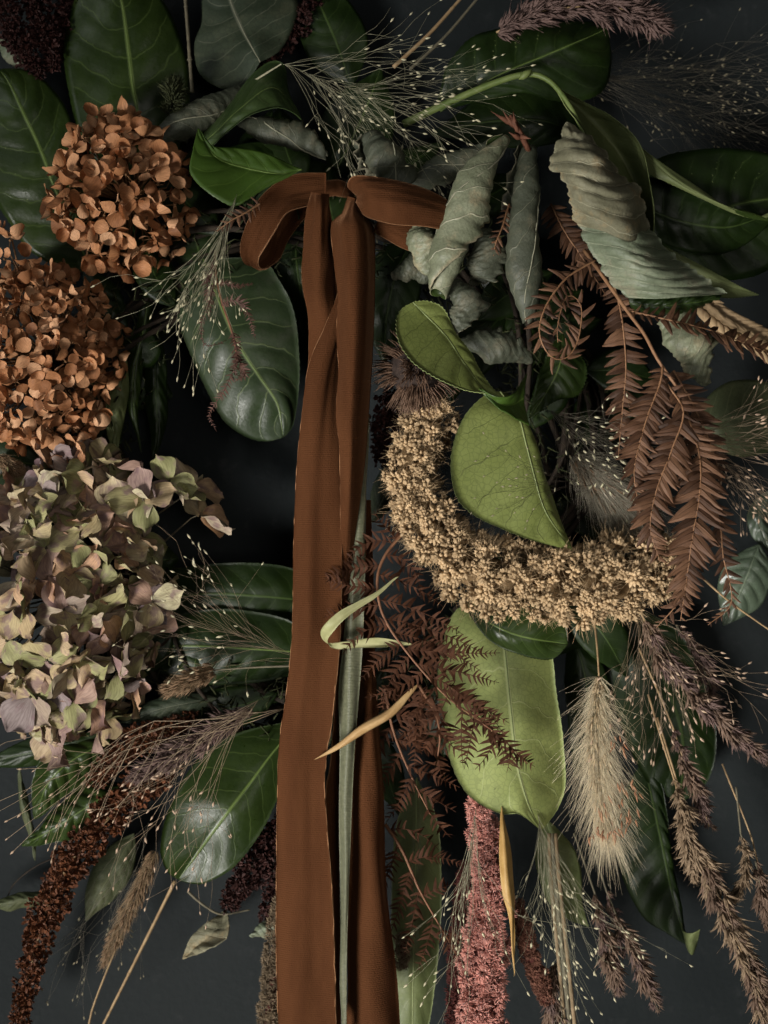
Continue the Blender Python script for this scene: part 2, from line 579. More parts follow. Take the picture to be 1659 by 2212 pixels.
def rolled(label, axis, radii, mat, back=None, turns=1.35, twist=1.2, a0=0., squash=.8, nv=4., ridge=.03, n=44, m=26,
           name='curled_leaf', cat='dried leaf', group='curled dry leaves', seed=0, rib=RIB_DRY, ragged=.06):
    """a dried leaf rolled up along its length: a spiral cross-section swept along the axis"""
    rg = np.random.default_rng(seed)
    C = catmull(PW(axis), n)
    r = np.interp(np.linspace(0, 1, n + 1), np.linspace(0, 1, len(radii)), radii) * UNIT
    t = unit(np.gradient(C, axis=0))
    e1 = np.array([0, -1., 0]) - t * (t @ np.array([0, -1., 0]))[:, None]
    e1 = unit(e1)
    e2 = np.cross(t, e1)
    u = np.linspace(0, 1, n + 1)[:, None]
    v = np.linspace(0, 1, m + 1)[None, :]
    ang = a0 + twist * 6.2832 * u + turns * 6.2832 * v
    rad = r[:, None] * (1 - .36 * v) * (1 + ridge * 2.2 * (np.abs(np.sin(3.1416 * (u * nv * 1.6 - v * 4.2))) ** .6 - .6) + .035 * np.sin(6.28 * (u * 15 + rg.uniform()) + 9 * v) * np.sin(5 * v + 3 * u) + ragged * np.sin(6.28 * (u * 2.3 + rg.uniform()) + 4 * v))
    lip = 1 + .26 * (1 - np.clip(v / .12, 0, 1)) * (1 + .7 * np.sin(6.28 * u * 7 + rg.uniform(0, 6)) + .4 * np.sin(6.28 * u * 17 + rg.uniform(0, 6)))
    rad = rad * lip
    G = C[:, None] + rad[:, :, None] * (np.cos(ang)[:, :, None] * e1[:, None] * squash + np.sin(ang)[:, :, None] * e2[:, None])
    # the roll ends unevenly
    G += (t[:, None] * (.5 * r[:, None] * (np.sin(ang * 1.3 + rg.uniform(0, 6)) * .8) * np.clip((u - .7) / .3, 0, 1) ** 2)[:, :, None])
    th = thing(name, label, cat, P(*axis[0]), group)
    mb = MB()
    sheet(mb, G, .0004, .0002, 0., None, .0005, 0., seed, outward=C, crumple=.00022)
    part('blade', mb, [mat, back or mat], th)
    if rib is not None:
        j = int(m * .33)
        out = unit(G[:, j] - C)
        part('midrib', MB().tube(G[:, j] + out * .0003, np.linspace(.5, .25, n + 1) * .001, 5), rib, th)
    return th


def ribbon_part(t, name, polys, n=60, m=12, mat=VELVET, edge=SELVEDGE, er=.34, wave=.8, seed=0, ruff=0., folds=1.0, fl=.14, fm=.12):
    G = loft(polys, n, m)
    rg = np.random.default_rng(seed)
    mb = MB()
    G = sheet(mb, G, .0007, 0., 0., None, wave * .001, 0., seed, folds=folds * .001, fold_len=fl, fold_min=fm)
    o = part(name, mb, [mat, mat], t)
    for e in (0, m):
        E = G[:, e] + rg.normal(0, .0001, G[:, e].shape) * (ruff + .3)
        part('selvedge', MB().tube(E, er * .001, 5), edge, o)
    return o


# ------------------------------------------------------------------ small botanical meshes
def round_petal(name, mat, width=1.05, cup=.3, ruff=.05, seed=0, seg=12, waist=.42):
    """a coin-shaped petal of length 1 along +X with a narrow claw"""
    rg = np.random.default_rng(seed)
    V, F = [], []
    ph, ph2 = rg.uniform(0, 6.28, 2)
    V.append((.55, 0, 0))
    for r in (.4, .75, 1.):
        for k in range(seg):
            a = 6.2832 * k / seg
            x = .55 + .47 * r * math.cos(a)
            nar = waist + (1 - waist) * min(1, max(0, x / .5)) ** .8
            y = width / 2 * r * math.sin(a) * nar * (1 + .03 * math.sin(3 * a + ph))
            V.append((x, y, 0))
    V = np.array(V)
    d2 = ((V[:, 0] - .5) ** 2 + V[:, 1] ** 2)
    V[:, 2] = cup * d2 * 1.6 + ruff * np.sin(5 * V[:, 0] + ph) * np.sin(4 * V[:, 1] + ph2) * 1.5 + cup * .25 * V[:, 0]
    for k in range(seg):
        F.append((0, 1 + k, 1 + (k + 1) % seg))
        for q in range(2):
            a, b = 1 + q * seg + k, 1 + q * seg + (k + 1) % seg
            F.append((a, a + seg, b + seg, b))
    uv = np.stack([V[:, 0], V[:, 1] / width + .5], 1)
    return MB().add(V, F, 0, uv).mesh(name, [mat])


def petal_mesh(name, mat, width=.8, tip=0., cup=.25, ruff=.04, seed=0, n=8, m=6, base=.12):
    """one petal of length 1 along +X, cupped towards +Z"""
    rg = np.random.default_rng(seed)
    u = np.linspace(0, 1, n + 1)[:, None]
    v = np.linspace(-1, 1, m + 1)[None, :]
    prof = base + (width / 2 - base) * np.sin(np.clip(u * 1.0, 0, 1) * np.pi * .62) ** .8
    prof = prof * np.sqrt(np.clip(1 - np.clip((u - .55) / .47, 0, 1) ** 2.4, 0.02, 1))
    y = prof * v
    x = u + 0 * v
    x = x - .10 * v ** 2 * u + tip * np.clip(1 - np.abs(v) * 2, 0, 1) * u ** 3
    z = cup * (u ** 2 * .6 + .9 * (y / max(width, .1)) ** 2) + ruff * np.sin(4 * v + rg.uniform(0, 6)) * u + ruff * np.sin(7 * u + rg.uniform(0, 6)) * np.abs(v)
    V = np.stack([x, y + 0 * u, z], -1).reshape(-1, 3)
    w = m + 1
    F = [(i * w + j, (i + 1) * w + j, (i + 1) * w + j + 1, i * w + j + 1) for i in range(n) for j in range(m)]
    uv = np.stack([u + 0 * v, (v + 1) / 2 + 0 * u], -1).reshape(-1, 2)
    return MB().add(V, F, 0, uv).mesh(name, [mat])


def hydrangea(label, center, rad, count, psize, petals, eye_mat, stem_mat, seed, keep=None, tilt=.55, inner=.86,
              up=(0, -1, 0.1), group='dried hydrangea heads', extra=(), openr=(-.15, .75)):
    """a mop head: florets on a rounded dome, each floret an eye on its stalk with four petals"""
    rg = np.random.default_rng(seed)
    C = P(*center)
    R = np.array([rad[0] * UNIT, rad[2] * .001, rad[1] * UNIT])
    base = C + np.array([0, R[1] * .7, 0])
    t = thing('hydrangea_head', label, 'hydrangea', base, group)
    ga = math.pi * (3 - math.sqrt(5))
    spots = []
    k = 0
    N = int(count * 1.75)
    for i in range(N):
        z = 1 - 2 * (i + .5) / N
        a = ga * i
        d = np.array([math.cos(a) * math.sqrt(1 - z * z), -z, math.sin(a) * math.sqrt(1 - z * z)])
        if d[1] > .3:
            continue
        f = rg.uniform(inner, 1.04)
        p = C + R * d * f + rg.normal(0, .0018, 3)
        if keep is not None and not keep(d, rg):
            continue
        nn = unit(d / (R / R.max()))
        spots.append((p, nn))
    for (x, y, h) in extra:
        p = P(x, y, h)
        spots.append((p, unit(p - base + np.array([0, -.03, 0]))))
    stalks = MB()
    eye = MB().spindle((0, 0, -.0008), (0, 0, .0012), .0008, 6)
    eye.tube([(0, 0, -.006), (0, 0, -.0008)], [.0003, .00035], 4)
    eye_me = eye.mesh('floret_eye', [eye_mat])
    for p, nn in spots:
        d = unit(nn + rg.normal(0, tilt, 3) * np.array([1, .7, 1]))
        if d[1] > .25:
            d[1] *= -.4
            d = unit(d)
        q = qdir(d, rg.uniform(0, 6.28))
        fo = link('floret', eye_me, t, p, q)
        mid = base + (p - base) * .55 + rg.normal(0, .002, 3)
        stalks.tube(catmull([base, mid, p - d * .006], 4), [.0009, .0007, .0006, .0005, .0004], 4)
        openness = rg.uniform(*openr)
        sz = psize * UNIT * rg.uniform(.8, 1.18)
        npet = 4 if rg.uniform() > .12 else 3
        for a in range(npet):
            r = Quaternion((0, 0, 1), a * 6.2832 / npet + rg.normal(0, .13)) @ Quaternion((0, 1, 0), -openness * .8 + rg.normal(0, .22)) @ Quaternion((1, 0, 0), rg.normal(0, .28))
            po = bpy.data.objects.new('petal', petals[rg.integers(len(petals))])
            COL.objects.link(po)
            po.parent = fo
            off = r @ Vector((.0007, 0, 0))
            po.location = off
            po.rotation_euler = r.to_euler()
            s = sz * rg.uniform(.85, 1.12)
            po.scale = (s, s * rg.uniform(.88, 1.1), s)
    part('stalks', stalks, stem_mat, t)
    return t


def seed_mesh(name, mat, l=.0030, w=.00055):
    mb = MB().spindle((0, 0, 0), (0, 0, l), w, 6, (.12, .7, 1, .85, .4, .08))
    mb.spindle((w * .4, 0, l * .1), (w * 1.1, 0, l * .8), w * .35, 3, (.1, 1, .1))
    return mb.mesh(name, [mat])


def spray(label, base, n, a0, a1, l0, l1, h1, smesh, stem_mat, seed, sag=.0, r=.13, subs=(2, 4), seedscale=(.7, 1.15),
          sub_len=(.12, .38), group='airy seed sprays', stem=None, name='grass_spray', maxseeds=230, root=.3, spread=22., subsag=0.):
    """airy panicle: hair-thin branchlets fan out from the base, each ending in a small seed"""
    rg = np.random.default_rng(seed)
    t = thing(name, label, 'grass spray', P(*base), group)
    mb = MB()
    tips = []
    if stem:
        c = catmull(PW(list(stem) + [base]), 16)
        part('stem', MB().tube(c, np.linspace(.7, .4, 17) * .001, 6), stem_mat, t)
    am = math.radians((a0 + a1) / 2)
    for i in range(n):
        a = math.radians(rg.uniform(a0, a1))
        rt = rg.uniform(0, root) * l1
        bx, by = base[0] + rt * math.cos(am), base[1] + rt * math.sin(am) + sag * rt * .2
        ln = l0 + (l1 - l0) * rg.beta(1.6, 1.4)
        hh = rg.uniform(*h1)
        pts = []
        bend = rg.normal(0, .22)
        for k in range(6):
            f = k / 5
            aa = a + bend * f + rg.normal(0, .05)
            x = bx + ln * f * math.cos(aa)
            y = by + ln * f * math.sin(aa) + sag * ln * f * f
            pts.append((x, y, base[2] + (hh - base[2]) * f ** .8))
        c = catmull(PW(pts), 9)
        mb.tube(c, np.linspace(r, r * .55, 10) * .001, 3)
        if rg.uniform() < .9:
            tips.append((c[-1], unit(c[-1] - c[-2])))
        for _ in range(rg.integers(*subs)):
            f = rg.uniform(.35, .92)
            i0 = int(f * 9)
            b = c[i0]
            d = unit(c[min(i0 + 1, 9)] - c[max(i0 - 1, 0)])
            ax = rg.normal(0, 1, 3)
            ax[0] *= .3
            ax[2] *= .3
            q = Quaternion(Vector((0, 1, 0)), math.radians(rg.normal(0, spread))) @ Quaternion(Vector(unit(ax)), math.radians(rg.normal(0, 8)))
            d2 = unit(np.array(q @ Vector(d)) + np.array([0, 0, -subsag]))
            l2 = ln * UNIT * rg.uniform(*sub_len)
            e = b + d2 * l2
            e[1] = min(e[1], -.004)
            cc = catmull([b, b + d2 * l2 * .5 + rg.normal(0, .0008, 3), e], 5)
            mb.tube(cc, np.linspace(r * .7, r * .45, 6) * .001, 3)
            tips.append((cc[-1], unit(cc[-1] - cc[-2])))
    o = part('branchlets', mb, stem_mat, t)
    o['kind'] = 'stuff'
    for p, d in tips[:maxseeds]:
        link('seed', smesh, t, p - d * .0004, qdir(d, rg.uniform(0, 6)), rg.uniform(*seedscale))
    return t


def spikelet_tuft(name, mat, n=13, l=.006, w=.0007, spread=.45, awn=.3, seed=0):
    rg = np.random.default_rng(seed)
    mb = MB()
    for i in range(n):
        f = rg.uniform(0, .65)
        d = unit(np.array([rg.normal(0, spread), rg.normal(0, spread), 1.]))
        a = np.array([d[0] * .001, d[1] * .001, f * l * 1.1])
        ll = l * rg.uniform(.65, 1.1)
        mb.spindle(a, a + d * ll, w * rg.uniform(.7, 1.15), 4, (.25, 1, .8, .3, .04))
        if rg.uniform() < awn:
            e = a + d * ll
            mb.tube([e - d * .0005, e + d * l * .35 + rg.normal(0, .0004, 3)], [.00012, .00004], 3)
    return mb.mesh(name, [mat])


def panicle(label, axis, width, tufts, stem_mat, n, seed, tail=None, name='grass_panicle', cat='grass', group='dried grass panicles',
            lean=.5, scale=(.8, 1.15), stemr=.6, pn='spikelet_tuft', jit=.5):
    """dense grass head: tufts of spikelets overlap along the axis"""
    rg = np.random.default_rng(seed)
    C = catmull(PW(axis), 80)
    t = thing(name, label, cat, C[0], group)
    st = C if not tail else np.vstack([catmull(PW(list(tail) + [axis[0]]), 24)[:-1], C])
    part('stem', MB().tube(st[::2], np.linspace(stemr, stemr * .4, len(st[::2])) * .001, 6), stem_mat, t)
    w = interp(width, 80) * UNIT
    T = unit(np.gradient(C, axis=0))
    for k in range(n):
        f = (k + rg.uniform(0, .8)) / n
        i = min(int(f * 80), 79)
        d0 = T[i]
        side = rg.normal(0, 1, 3)
        side = unit(side - d0 * side.dot(d0))
        p = C[i] + side * w[i] * jit * rg.uniform(.1, 1)
        d = unit(d0 + side * lean * rg.uniform(.5, 1.2))
        link(pn, tufts[rg.integers(len(tufts))], t, p, qdir(d, rg.uniform(0, 6)), rg.uniform(*scale) * max(.55, min(1.25, w[i] / (.0042))))
    return t


def hair_plume(label, axis, core, hlen, n, mat, core_mat, stem_mat, seed, ang=(25, 60), r=.07, tail=None, name='fluffy_plume', cat='grass',
               group='soft grass plumes', curve=.35, hairname='hairs', stemr=.5, tipfan=True, seg=5):
    rg = np.random.default_rng(seed)
    C = catmull(PW(axis), 60)
    T = unit(np.gradient(C, axis=0))
    t = thing(name, label, cat, C[0], group)
    if tail:
        c = catmull(PW(list(tail) + [axis[0]]), 16)
        part('stem', MB().tube(c, np.linspace(stemr * 1.2, stemr, 17) * .001, 6), stem_mat, t)
    cw = interp(core, 60) * UNIT
    hl = interp(hlen, 60) * UNIT
    body = MB()
    for k in range(int(n * .16)):
        f = rg.uniform(0, 1)
        i = min(int(f * 60), 59)
        s = rg.normal(0, 1, 3)
        s = unit(s - T[i] * s.dot(T[i]))
        p = C[i] + s * cw[i] * rg.uniform(.2, .75)
        d = unit(T[i] + s * rg.uniform(.2, .6))
        body.spindle(p, p + d * rg.uniform(.003, .0055), .0006, 4, (.2, 1, .7, .1))
    part('core', body, core_mat, t)
    mb = MB()
    for k in range(n):
        f = rg.uniform(0, 1)
        i = min(int(f * 60), 59)
        s = rg.normal(0, 1, 3)
        s = unit(s - T[i] * s.dot(T[i]))
        a = math.radians(rg.uniform(*ang)) * (1 - .55 * f if tipfan else 1)
        d = T[i] * math.cos(a) + s * math.sin(a)
        p = C[i] + s * cw[i] * rg.uniform(.1, .7)
        L = hl[i] * (rg.uniform(.3, .7) if rg.uniform() < .55 else rg.uniform(.75, 1.3))
        bend = T[i] * curve * L + rg.normal(0, .08, 3) * L
        pts = [p + d * L * x + bend * x * x for x in np.linspace(0, 1, seg)]
        mb.tube(pts, np.linspace(r, r * .3, seg) * .001, 3)
    o = part(hairname, mb, mat, t)
    o['kind'] = 'stuff'
    return t


def tassel(label, axis, radius, meshes, n, stem_mat, seed, scale=(.8, 1.2), name='amaranth_tassel', cat='amaranth', group=None,
           pn='flower_cluster', bump=.12, droop=.3, core=True, frontal=True, core_r=.55):
    """thick hanging tassel: clusters crowd the surface of a tapering core"""
    rg = np.random.default_rng(seed)
    C = catmull(PW(axis), 80)
    T = unit(np.gradient(C, axis=0))
    R = interp(radius, 80) * UNIT
    t = thing(name, label, cat, C[0], group)
    if core:
        part('core', MB().tube(C[::2], np.maximum(R[::2] * core_r, .0006), 10), stem_mat, t)
    ga = 2.399963
    for k in range(n):
        f = (k + .5) / n
        i = min(int(f * 80), 79)
        ref = np.array([0, -1., 0])
        e1 = unit(ref - T[i] * ref.dot(T[i]))
        e2 = np.cross(T[i], e1)
        a = (ga * k + rg.normal(0, .25)) % 6.2832
        if frontal and math.cos(a) < -.55:
            a += 3.14159
        s = e1 * math.cos(a) + e2 * math.sin(a)
        rr = R[i] * (1 + bump * rg.normal()) * .8
        p = C[i] + s * rr
        d = unit(s + T[i] * droop + rg.normal(0, .15, 3))
        link(pn, meshes[rg.integers(len(meshes))], t, p, qdir(d, rg.uniform(0, 6.28)), rg.uniform(*scale) * (.55 + .45 * min(1, R[i] / (max(R) * .8))))
    return t


def leaflet_mesh(name, mat, seed=0, width=.3, droop=.25, n=7, m=4):
    """one fern leaflet of length 1 along +X, edges rolled under"""
    rg = np.random.default_rng(seed)
    u = np.linspace(0, 1, n + 1)[:, None]
    v = np.linspace(-1, 1, m + 1)[None, :]
    prof = width / 2 * (1.3 - .75 * u) * np.sqrt(np.clip(1 - np.clip((u - .45) / .56, 0, 1) ** 2.2, .015, 1)) * (1 + .06 * np.sin(u * 14 + rg.uniform(0, 6)))
    V = np.stack([u + 0 * v, prof * v + .12 * u ** 2 * rg.uniform(.2, 1), -droop * u ** 2 - .16 * width * v ** 2 + .025 * np.sin(6 * u + rg.uniform(0, 6))], -1).reshape(-1, 3)
    w = m + 1
    F = [(i * w + j, (i + 1) * w + j, (i + 1) * w + j + 1, i * w + j + 1) for i in range(n) for j in range(m)]
    uv = np.stack([u + 0 * v, (v + 1) / 2 + 0 * u], -1).reshape(-1, 2)
    mb = MB().add(V, F, 0, uv)
    c = V.reshape(n + 1, w, 3)[:, w // 2]
    mb.tube(c + np.array([0, 0, .006]), np.linspace(.022, .008, n + 1), 4)
    return mb.mesh(name, [mat])


def frond(t, axis, length, pairs, leaflets, rib_mat, seed, lean=62., up=(0, -1, 0), lift=.15, name='frond', rr=.6, side=(1, -1), lw=1., f0=.04):
    """one fern blade: a rib with leaflets in pairs; added as part(s) of t"""
    rg = np.random.default_rng(seed)
    C = catmull(PW(axis), 80)
    T = unit(np.gradient(C, axis=0))
    ro = part('rachis', MB().tube(C[::2], np.linspace(rr, rr * .3, 41) * .001, 6), rib_mat, t)
    Ls = interp(length, 80) * UNIT
    up = np.array(up, float)
    for k in range(pairs):
        f = f0 + (.985 - f0) * k / (pairs - 1)
        for s in side:
            ff = np.clip(f + rg.normal(0, .004) + (.006 if s > 0 else -.006), 0, 1)
            i = int(ff * 80)
            nrm = unit(up - T[i] * up.dot(T[i]) + rg.normal(0, .1, 3))
            b = np.cross(nrm, T[i]) * s
            if rg.uniform() < .05:
                continue
            a = math.radians(lean * (1 - .3 * ff) + rg.normal(0, 8))
            x = unit(T[i] * math.cos(a) + b * math.sin(a) + nrm * (lift + rg.normal(0, .1)))
            z = unit(nrm - x * nrm.dot(x))
            y = np.cross(z, x)
            L = Ls[i] * rg.uniform(.8, 1.12)
            if L < .0008:
                continue
            q = Matrix((x, y, z)).transposed().to_quaternion()
            link('leaflet', leaflets[rg.integers(len(leaflets))], t, C[i], q, (L, L * lw * rg.uniform(.85, 1.15), L))
    return ro


def pinna(t, pts, nlf, lf, mat, seed, up=(0, -1, 0), name='pinna', rr=.32, world=False, curl=.5, thin=.3):
    """a narrow fern branch with its comb of fine teeth, one mesh"""
    rg = np.random.default_rng(seed)
    C = catmull(np.array(pts) if world else PW(pts), 60)
    T = unit(np.gradient(C, axis=0))
    mb = MB().tube(C[::2], np.linspace(rr, rr * .4, 31) * .001, 4)
    L = interp(lf, 60) * UNIT
    up = np.array(up, float)
    for k in range(nlf):
        f = .05 + .93 * k / nlf
        i = int(f * 60)
        for s in (1, -1):
            if rg.uniform() < .06:
                continue
            nrm = unit(up - T[i] * up.dot(T[i]) + rg.normal(0, .25, 3))
            b = np.cross(nrm, T[i]) * s
            a = math.radians(68 + rg.normal(0, 9))
            d = unit(T[i] * math.cos(a) + b * math.sin(a) + nrm * rg.normal(.05, .25))
            ll = L[i] * rg.uniform(.75, 1.15)
            w = T[i] * max(ll * thin, .0006)
            cu = T[i] * ll * .28 + nrm * ll * rg.normal(-curl * .3, .25)
            V, F = [], []
            for j, x in enumerate((0, .35, .7, 1.)):
                c = C[i] + d * ll * x + cu * x * x
                ww = w * (.55, .5, .36, .04)[j]
                V += [c - ww, c + nrm * ll * .05 * (1 - x), c + ww]
            for j in range(3):
                F += [(3 * j, 3 * j + 1, 3 * j + 4, 3 * j + 3), (3 * j + 1, 3 * j + 2, 3 * j + 5, 3 * j + 4)]
            mb.add(V, F)
    return part(name, mb, mat, t)


def stem_thing(label, pts, r0, r1, mat, name='dry_stem', cat='stem', group='bare dry stems', sides=7, nodes=0, seed=0):
    rg = np.random.default_rng(seed)
    C = catmull(PW(pts), 30)
    rad = np.linspace(r0, r1, 31) * .001 * (1 + .05 * rg.normal(size=31))
    mb = MB().tube(C, rad, sides)
    for k in range(nodes):
        i = int(30 * (k + .6) / nodes)
        mb.spindle(C[i] - unit(C[i + 0] - C[i - 1]) * .001, C[i] + unit(C[i] - C[i - 1]) * .001, rad[i] * 1.4, 7)
    o = link(name, None, None, C[0])
    WL[o.name] = C[0]
    bpy.data.objects.remove(o)
    mb.V = [v - C[0] for v in mb.V]
    o = link(name, mb.mesh(name, [mat]), None, C[0])
    return tag(o, label, cat, group)


def blade(label, polys, front, back, name='dry_grass', cat='grass', n=40, m=6, group='dry grass blades', close=True, thick=.25, wave=.3, seed=0):
    G = loft(polys if not close else [[polys[1][0]] + list(polys[0]) + [polys[1][-1]], polys[1], [polys[1][0]] + list(polys[2]) + [polys[1][-1]]], n, m)
    mb = MB()
    sheet(mb, G, thick * .001, 0, 0, None, wave * .001, .0, seed)
    o0 = P(*polys[1][0])
    mb.V = [v - o0 for v in mb.V]
    o = link(name, mb.mesh(name, [front, back]), None, o0)
    return tag(o, label, cat, group)


# ================================================================== the setting
wm = MB()
wm.add([(-2, 0, -2), (2, 0, -2), (2, 0, 2), (-2, 0, 2), (-2, .1, -2), (2, .1, -2), (2, .1, 2), (-2, .1, 2)],
       [(0, 1, 2, 3), (7, 6, 5, 4), (0, 4, 5, 1), (1, 5, 6, 2), (2, 6, 7, 3), (3, 7, 4, 0)])
wall = link('wall', wm.mesh('wall', [WALL], smooth=False), None, (0, 0, 0))
wall['kind'] = 'structure'

# ================================================================== unseen twig and moss ring, added to block gaps; dark tone imitates shade
RC, RR, RH = (700, 1000), 520, 30
base = thing('wreath_base', 'unseen round base of twigs and moss, added dark to close gaps under the foliage', 'wreath', P(RC[0], RC[1] - RR, RH))
for k in range(46):
    a0 = RNG.uniform(0, 6.28)
    span = RNG.uniform(1.2, 2.6)
    ph = RNG.uniform(0, 6.28)
    off = RNG.uniform(20, 105)
    pts = []
    for i in range(14):
        a = a0 + span * i / 13
        w = ph + 3 * a
        rr = RR + off * math.cos(w)
        pts.append((RC[0] + rr * math.cos(a), RC[1] + rr * 1.02 * math.sin(a), max(4, RH + off * .2 * math.sin(w))))
    part('twig', MB().tube(catmull(PW(pts), 26), RNG.uniform(.9, 2.2) * .001, 6), TWIG, base)
moss = MB()
for k in range(2600):
    a = RNG.uniform(0, 6.28)
    w = RNG.uniform(0, 6.28)
    q = RNG.uniform(60, 118)
    p = P(RC[0] + (RR + q * math.cos(w)) * math.cos(a), RC[1] + (RR + q * math.cos(w)) * math.sin(a), max(3, RH + q * .22 * math.sin(w)))
    d = unit(RNG.normal(0, 1, 3))
    d[1] = -abs(d[1])
    moss.tube([p, p + d * .005, p + d * .008 + RNG.normal(0, .0015, 3)], [.0007, .0005, .0001], 3)
mo = part('moss', moss, MOSS, base)
mo['kind'] = 'stuff'
for k in range(58):  # filler leaves added behind everything, darkened to read as crevice shade
    a = 6.2832 * k / 58 + RNG.normal(0, .05)
    r0 = RR + RNG.uniform(-70, 80)
    x0, y0 = RC[0] + r0 * math.cos(a), RC[1] + r0 * math.sin(a)
    out = RNG.choice([-1, 1], p=[.25, .75])
    ang = a + (0 if out > 0 else math.pi) + RNG.normal(0, .6)
    ln = RNG.uniform(150, 250) * (1 if out > 0 else .6)
    if ang % 6.2832 > 2.2 and ang % 6.2832 < 4.3 and out < 0:
        ln *= .7
    h = RNG.uniform(22, 48)
    M = [(x0 + ln * f * math.cos(ang + f * .25), y0 + ln * f * math.sin(ang + f * .25), h + 10 * f - 16 * f * f) for f in (0, .3, .6, 1)]
    w = RNG.uniform(38, 58)
    L, R = edges_from(M, [x * w for x in SHAPE], None, RNG.uniform(-6, 2), RNG.uniform(-6, 2))
    leaf_parts(base, [L, M, R], LAUREL_DARK, UNDER_OLIVE, None, n=22, m=8, seed=k, name='leaf')

# ================================================================== leaves: upper left
leaf('broad glossy laurel leaf standing upright at top left, sheen on its left half',
     [[(240, 390, 26), (172, 288, 31), (148, 192, 29), (140, 100, 26), (152, 24, 24), (185, -50, 24)],
      [(312, 430, 26), (298, 250, 30), (288, 192, 31), (276, 100, 33), (262, 0, 33), (240, -90, 26)],
      [(370, 380, 20), (405, 260, 23), (409, 172, 25), (402, 120, 26), (384, 68, 25), (348, 0, 24), (300, -60, 24)]],
     LAUREL, rib=RIB_GREEN, quilt=.7, wave=1.0, seed=1, ribr=.8)
leaf('wide laurel leaf at the left edge, above the two orange hydrangeas',
     [[(130, 580, 24), (60, 536, 28), (20, 480, 30), (-10, 430, 30), (-45, 340, 30), (-60, 250, 28), (-45, 185, 28)],
      [(200, 590, 24), (116, 400, 33), (96, 344, 35), (64, 272, 36), (20, 180, 34), (-2, 150, 28)],
      [(205, 480, 24), (172, 360, 30), (161, 290, 32), (137, 224, 31), (101, 180, 30), (62, 156, 28), (28, 148, 28)]],
     LAUREL, rib=RIB_GREEN, quilt=.8, wave=1.0, seed=2, ribr=.8)
leaf('matte dark leaf with curved pale side veins at the top, left of centre',
     [[(525, 192, 38), (470, 188, 38), (430, 156, 36), (420, 100, 34), (436, 50, 32), (440, -20, 30)],
      [(562, 134, 42), (522, 60, 38), (497, 0, 34), (478, -70, 30)],
      [(602, 112, 36), (632, 60, 32), (642, 0, 30), (600, -60, 30)]],
     BEECH, rib=RIB_DRY, quilt=.6, wave=.8, seed=3, ribr=.4, name='beech_leaf')
leaf('arched green laurel leaf with folded lower edge under the seed spray',
     [[(420, 335, 60), (462, 312, 68), (530, 254, 74), (592, 233, 74), (635, 246, 70)],
      [(391, 354, 58), (460, 288, 66), (540, 215, 68), (600, 190, 64), (652, 260, 66)],
      [(440, 288, 54), (500, 218, 52), (570, 140, 46), (612, 138, 46), (624, 200, 54)]],
     mat_leaf('laurel_soft', (.028, .05, .014), (.042, .068, .02), (.075, .105, .035), nv=8, rough=.42, spec=.4, vmix=.4), rib=RIB_GREEN, quilt=.5, seed=4, ribr=.5)
leaf('small bright green leaf with a sharp upturned tip beside the bow',
     [[(622, 382, 80), (572, 408, 85), (536, 430, 89), (500, 444, 91), (444, 412, 93), (411, 372, 90), (417, 322, 85)],
      [(652, 366, 78), (600, 374, 82), (525, 360, 82), (465, 335, 84), (428, 277, 80)],
      [(624, 354, 78), (576, 332, 80), (520, 320, 80), (462, 318, 82), (441, 300, 80)]],
     LAUREL_BRIGHT, rib=RIB_GREEN, quilt=.5, wave=.3, seed=5, ribr=.5, crease=1.)
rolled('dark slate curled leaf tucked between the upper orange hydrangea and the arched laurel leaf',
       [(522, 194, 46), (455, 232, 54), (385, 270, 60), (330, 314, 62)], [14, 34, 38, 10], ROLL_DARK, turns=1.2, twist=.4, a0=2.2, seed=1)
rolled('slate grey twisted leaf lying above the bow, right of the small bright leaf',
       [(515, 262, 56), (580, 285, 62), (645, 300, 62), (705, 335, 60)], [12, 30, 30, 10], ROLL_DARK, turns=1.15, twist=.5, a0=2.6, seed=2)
leaf_auto('dark laurel leaf behind the top centre seed spray, finely toothed right edge', [(720, 380, 26), (765, 290, 32), (800, 210, 34), (822, 146, 30)], 78, hl=-6,
          front=LAUREL_DARK, rib=RIB_GREEN, quilt=.5, seed=6, serr=.5, ribr=.4)
leaf_auto('blurred dark leaf at the top edge left of the two bare stems', [(760, 190, 22), (730, 100, 26), (700, 30, 26), (660, -60, 22)], 70, front=LAUREL_DARK, rib=None, seed=7)
leaf_auto('dark leaf deep behind the small bright leaf, below the arched one', [(660, 420, 40), (600, 350, 44), (520, 340, 44), (440, 350, 40)], 36, front=LAUREL_DARK, rib=None, seed=8)
leaf_auto('pale withered scrap of leaf among the dark red strands at top left', [(0, 80, 24), (30, 120, 26), (62, 160, 24)], 20, front=DRY, back=DRY, rib=None, seed=9, name='withered_leaf', cat='dried leaf')

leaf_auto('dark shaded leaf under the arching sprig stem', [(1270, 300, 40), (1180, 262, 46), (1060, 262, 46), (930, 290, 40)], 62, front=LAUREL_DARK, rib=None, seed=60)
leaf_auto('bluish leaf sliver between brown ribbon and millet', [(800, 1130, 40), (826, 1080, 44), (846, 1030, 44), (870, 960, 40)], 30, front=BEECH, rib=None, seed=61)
leaf_auto('dark filler leaf added to blacken the gap right of the brown ribbon, under the right bow loop', [(900, 500, 34), (860, 580, 40), (836, 680, 38), (830, 790, 32)], 62, front=LAUREL_DARK, rib=None, seed=62)  # added filler, hides lit wall so the gap beside the ribbon stays black
leaf_auto('dark filler leaf added to blacken the gap behind the light green toothed leaf', [(1120, 640, 34), (1050, 720, 40), (985, 800, 38), (960, 890, 30)], 60, front=LAUREL_DARK, rib=None, seed=63)  # added filler, its dark green stands in for shade behind the leaf
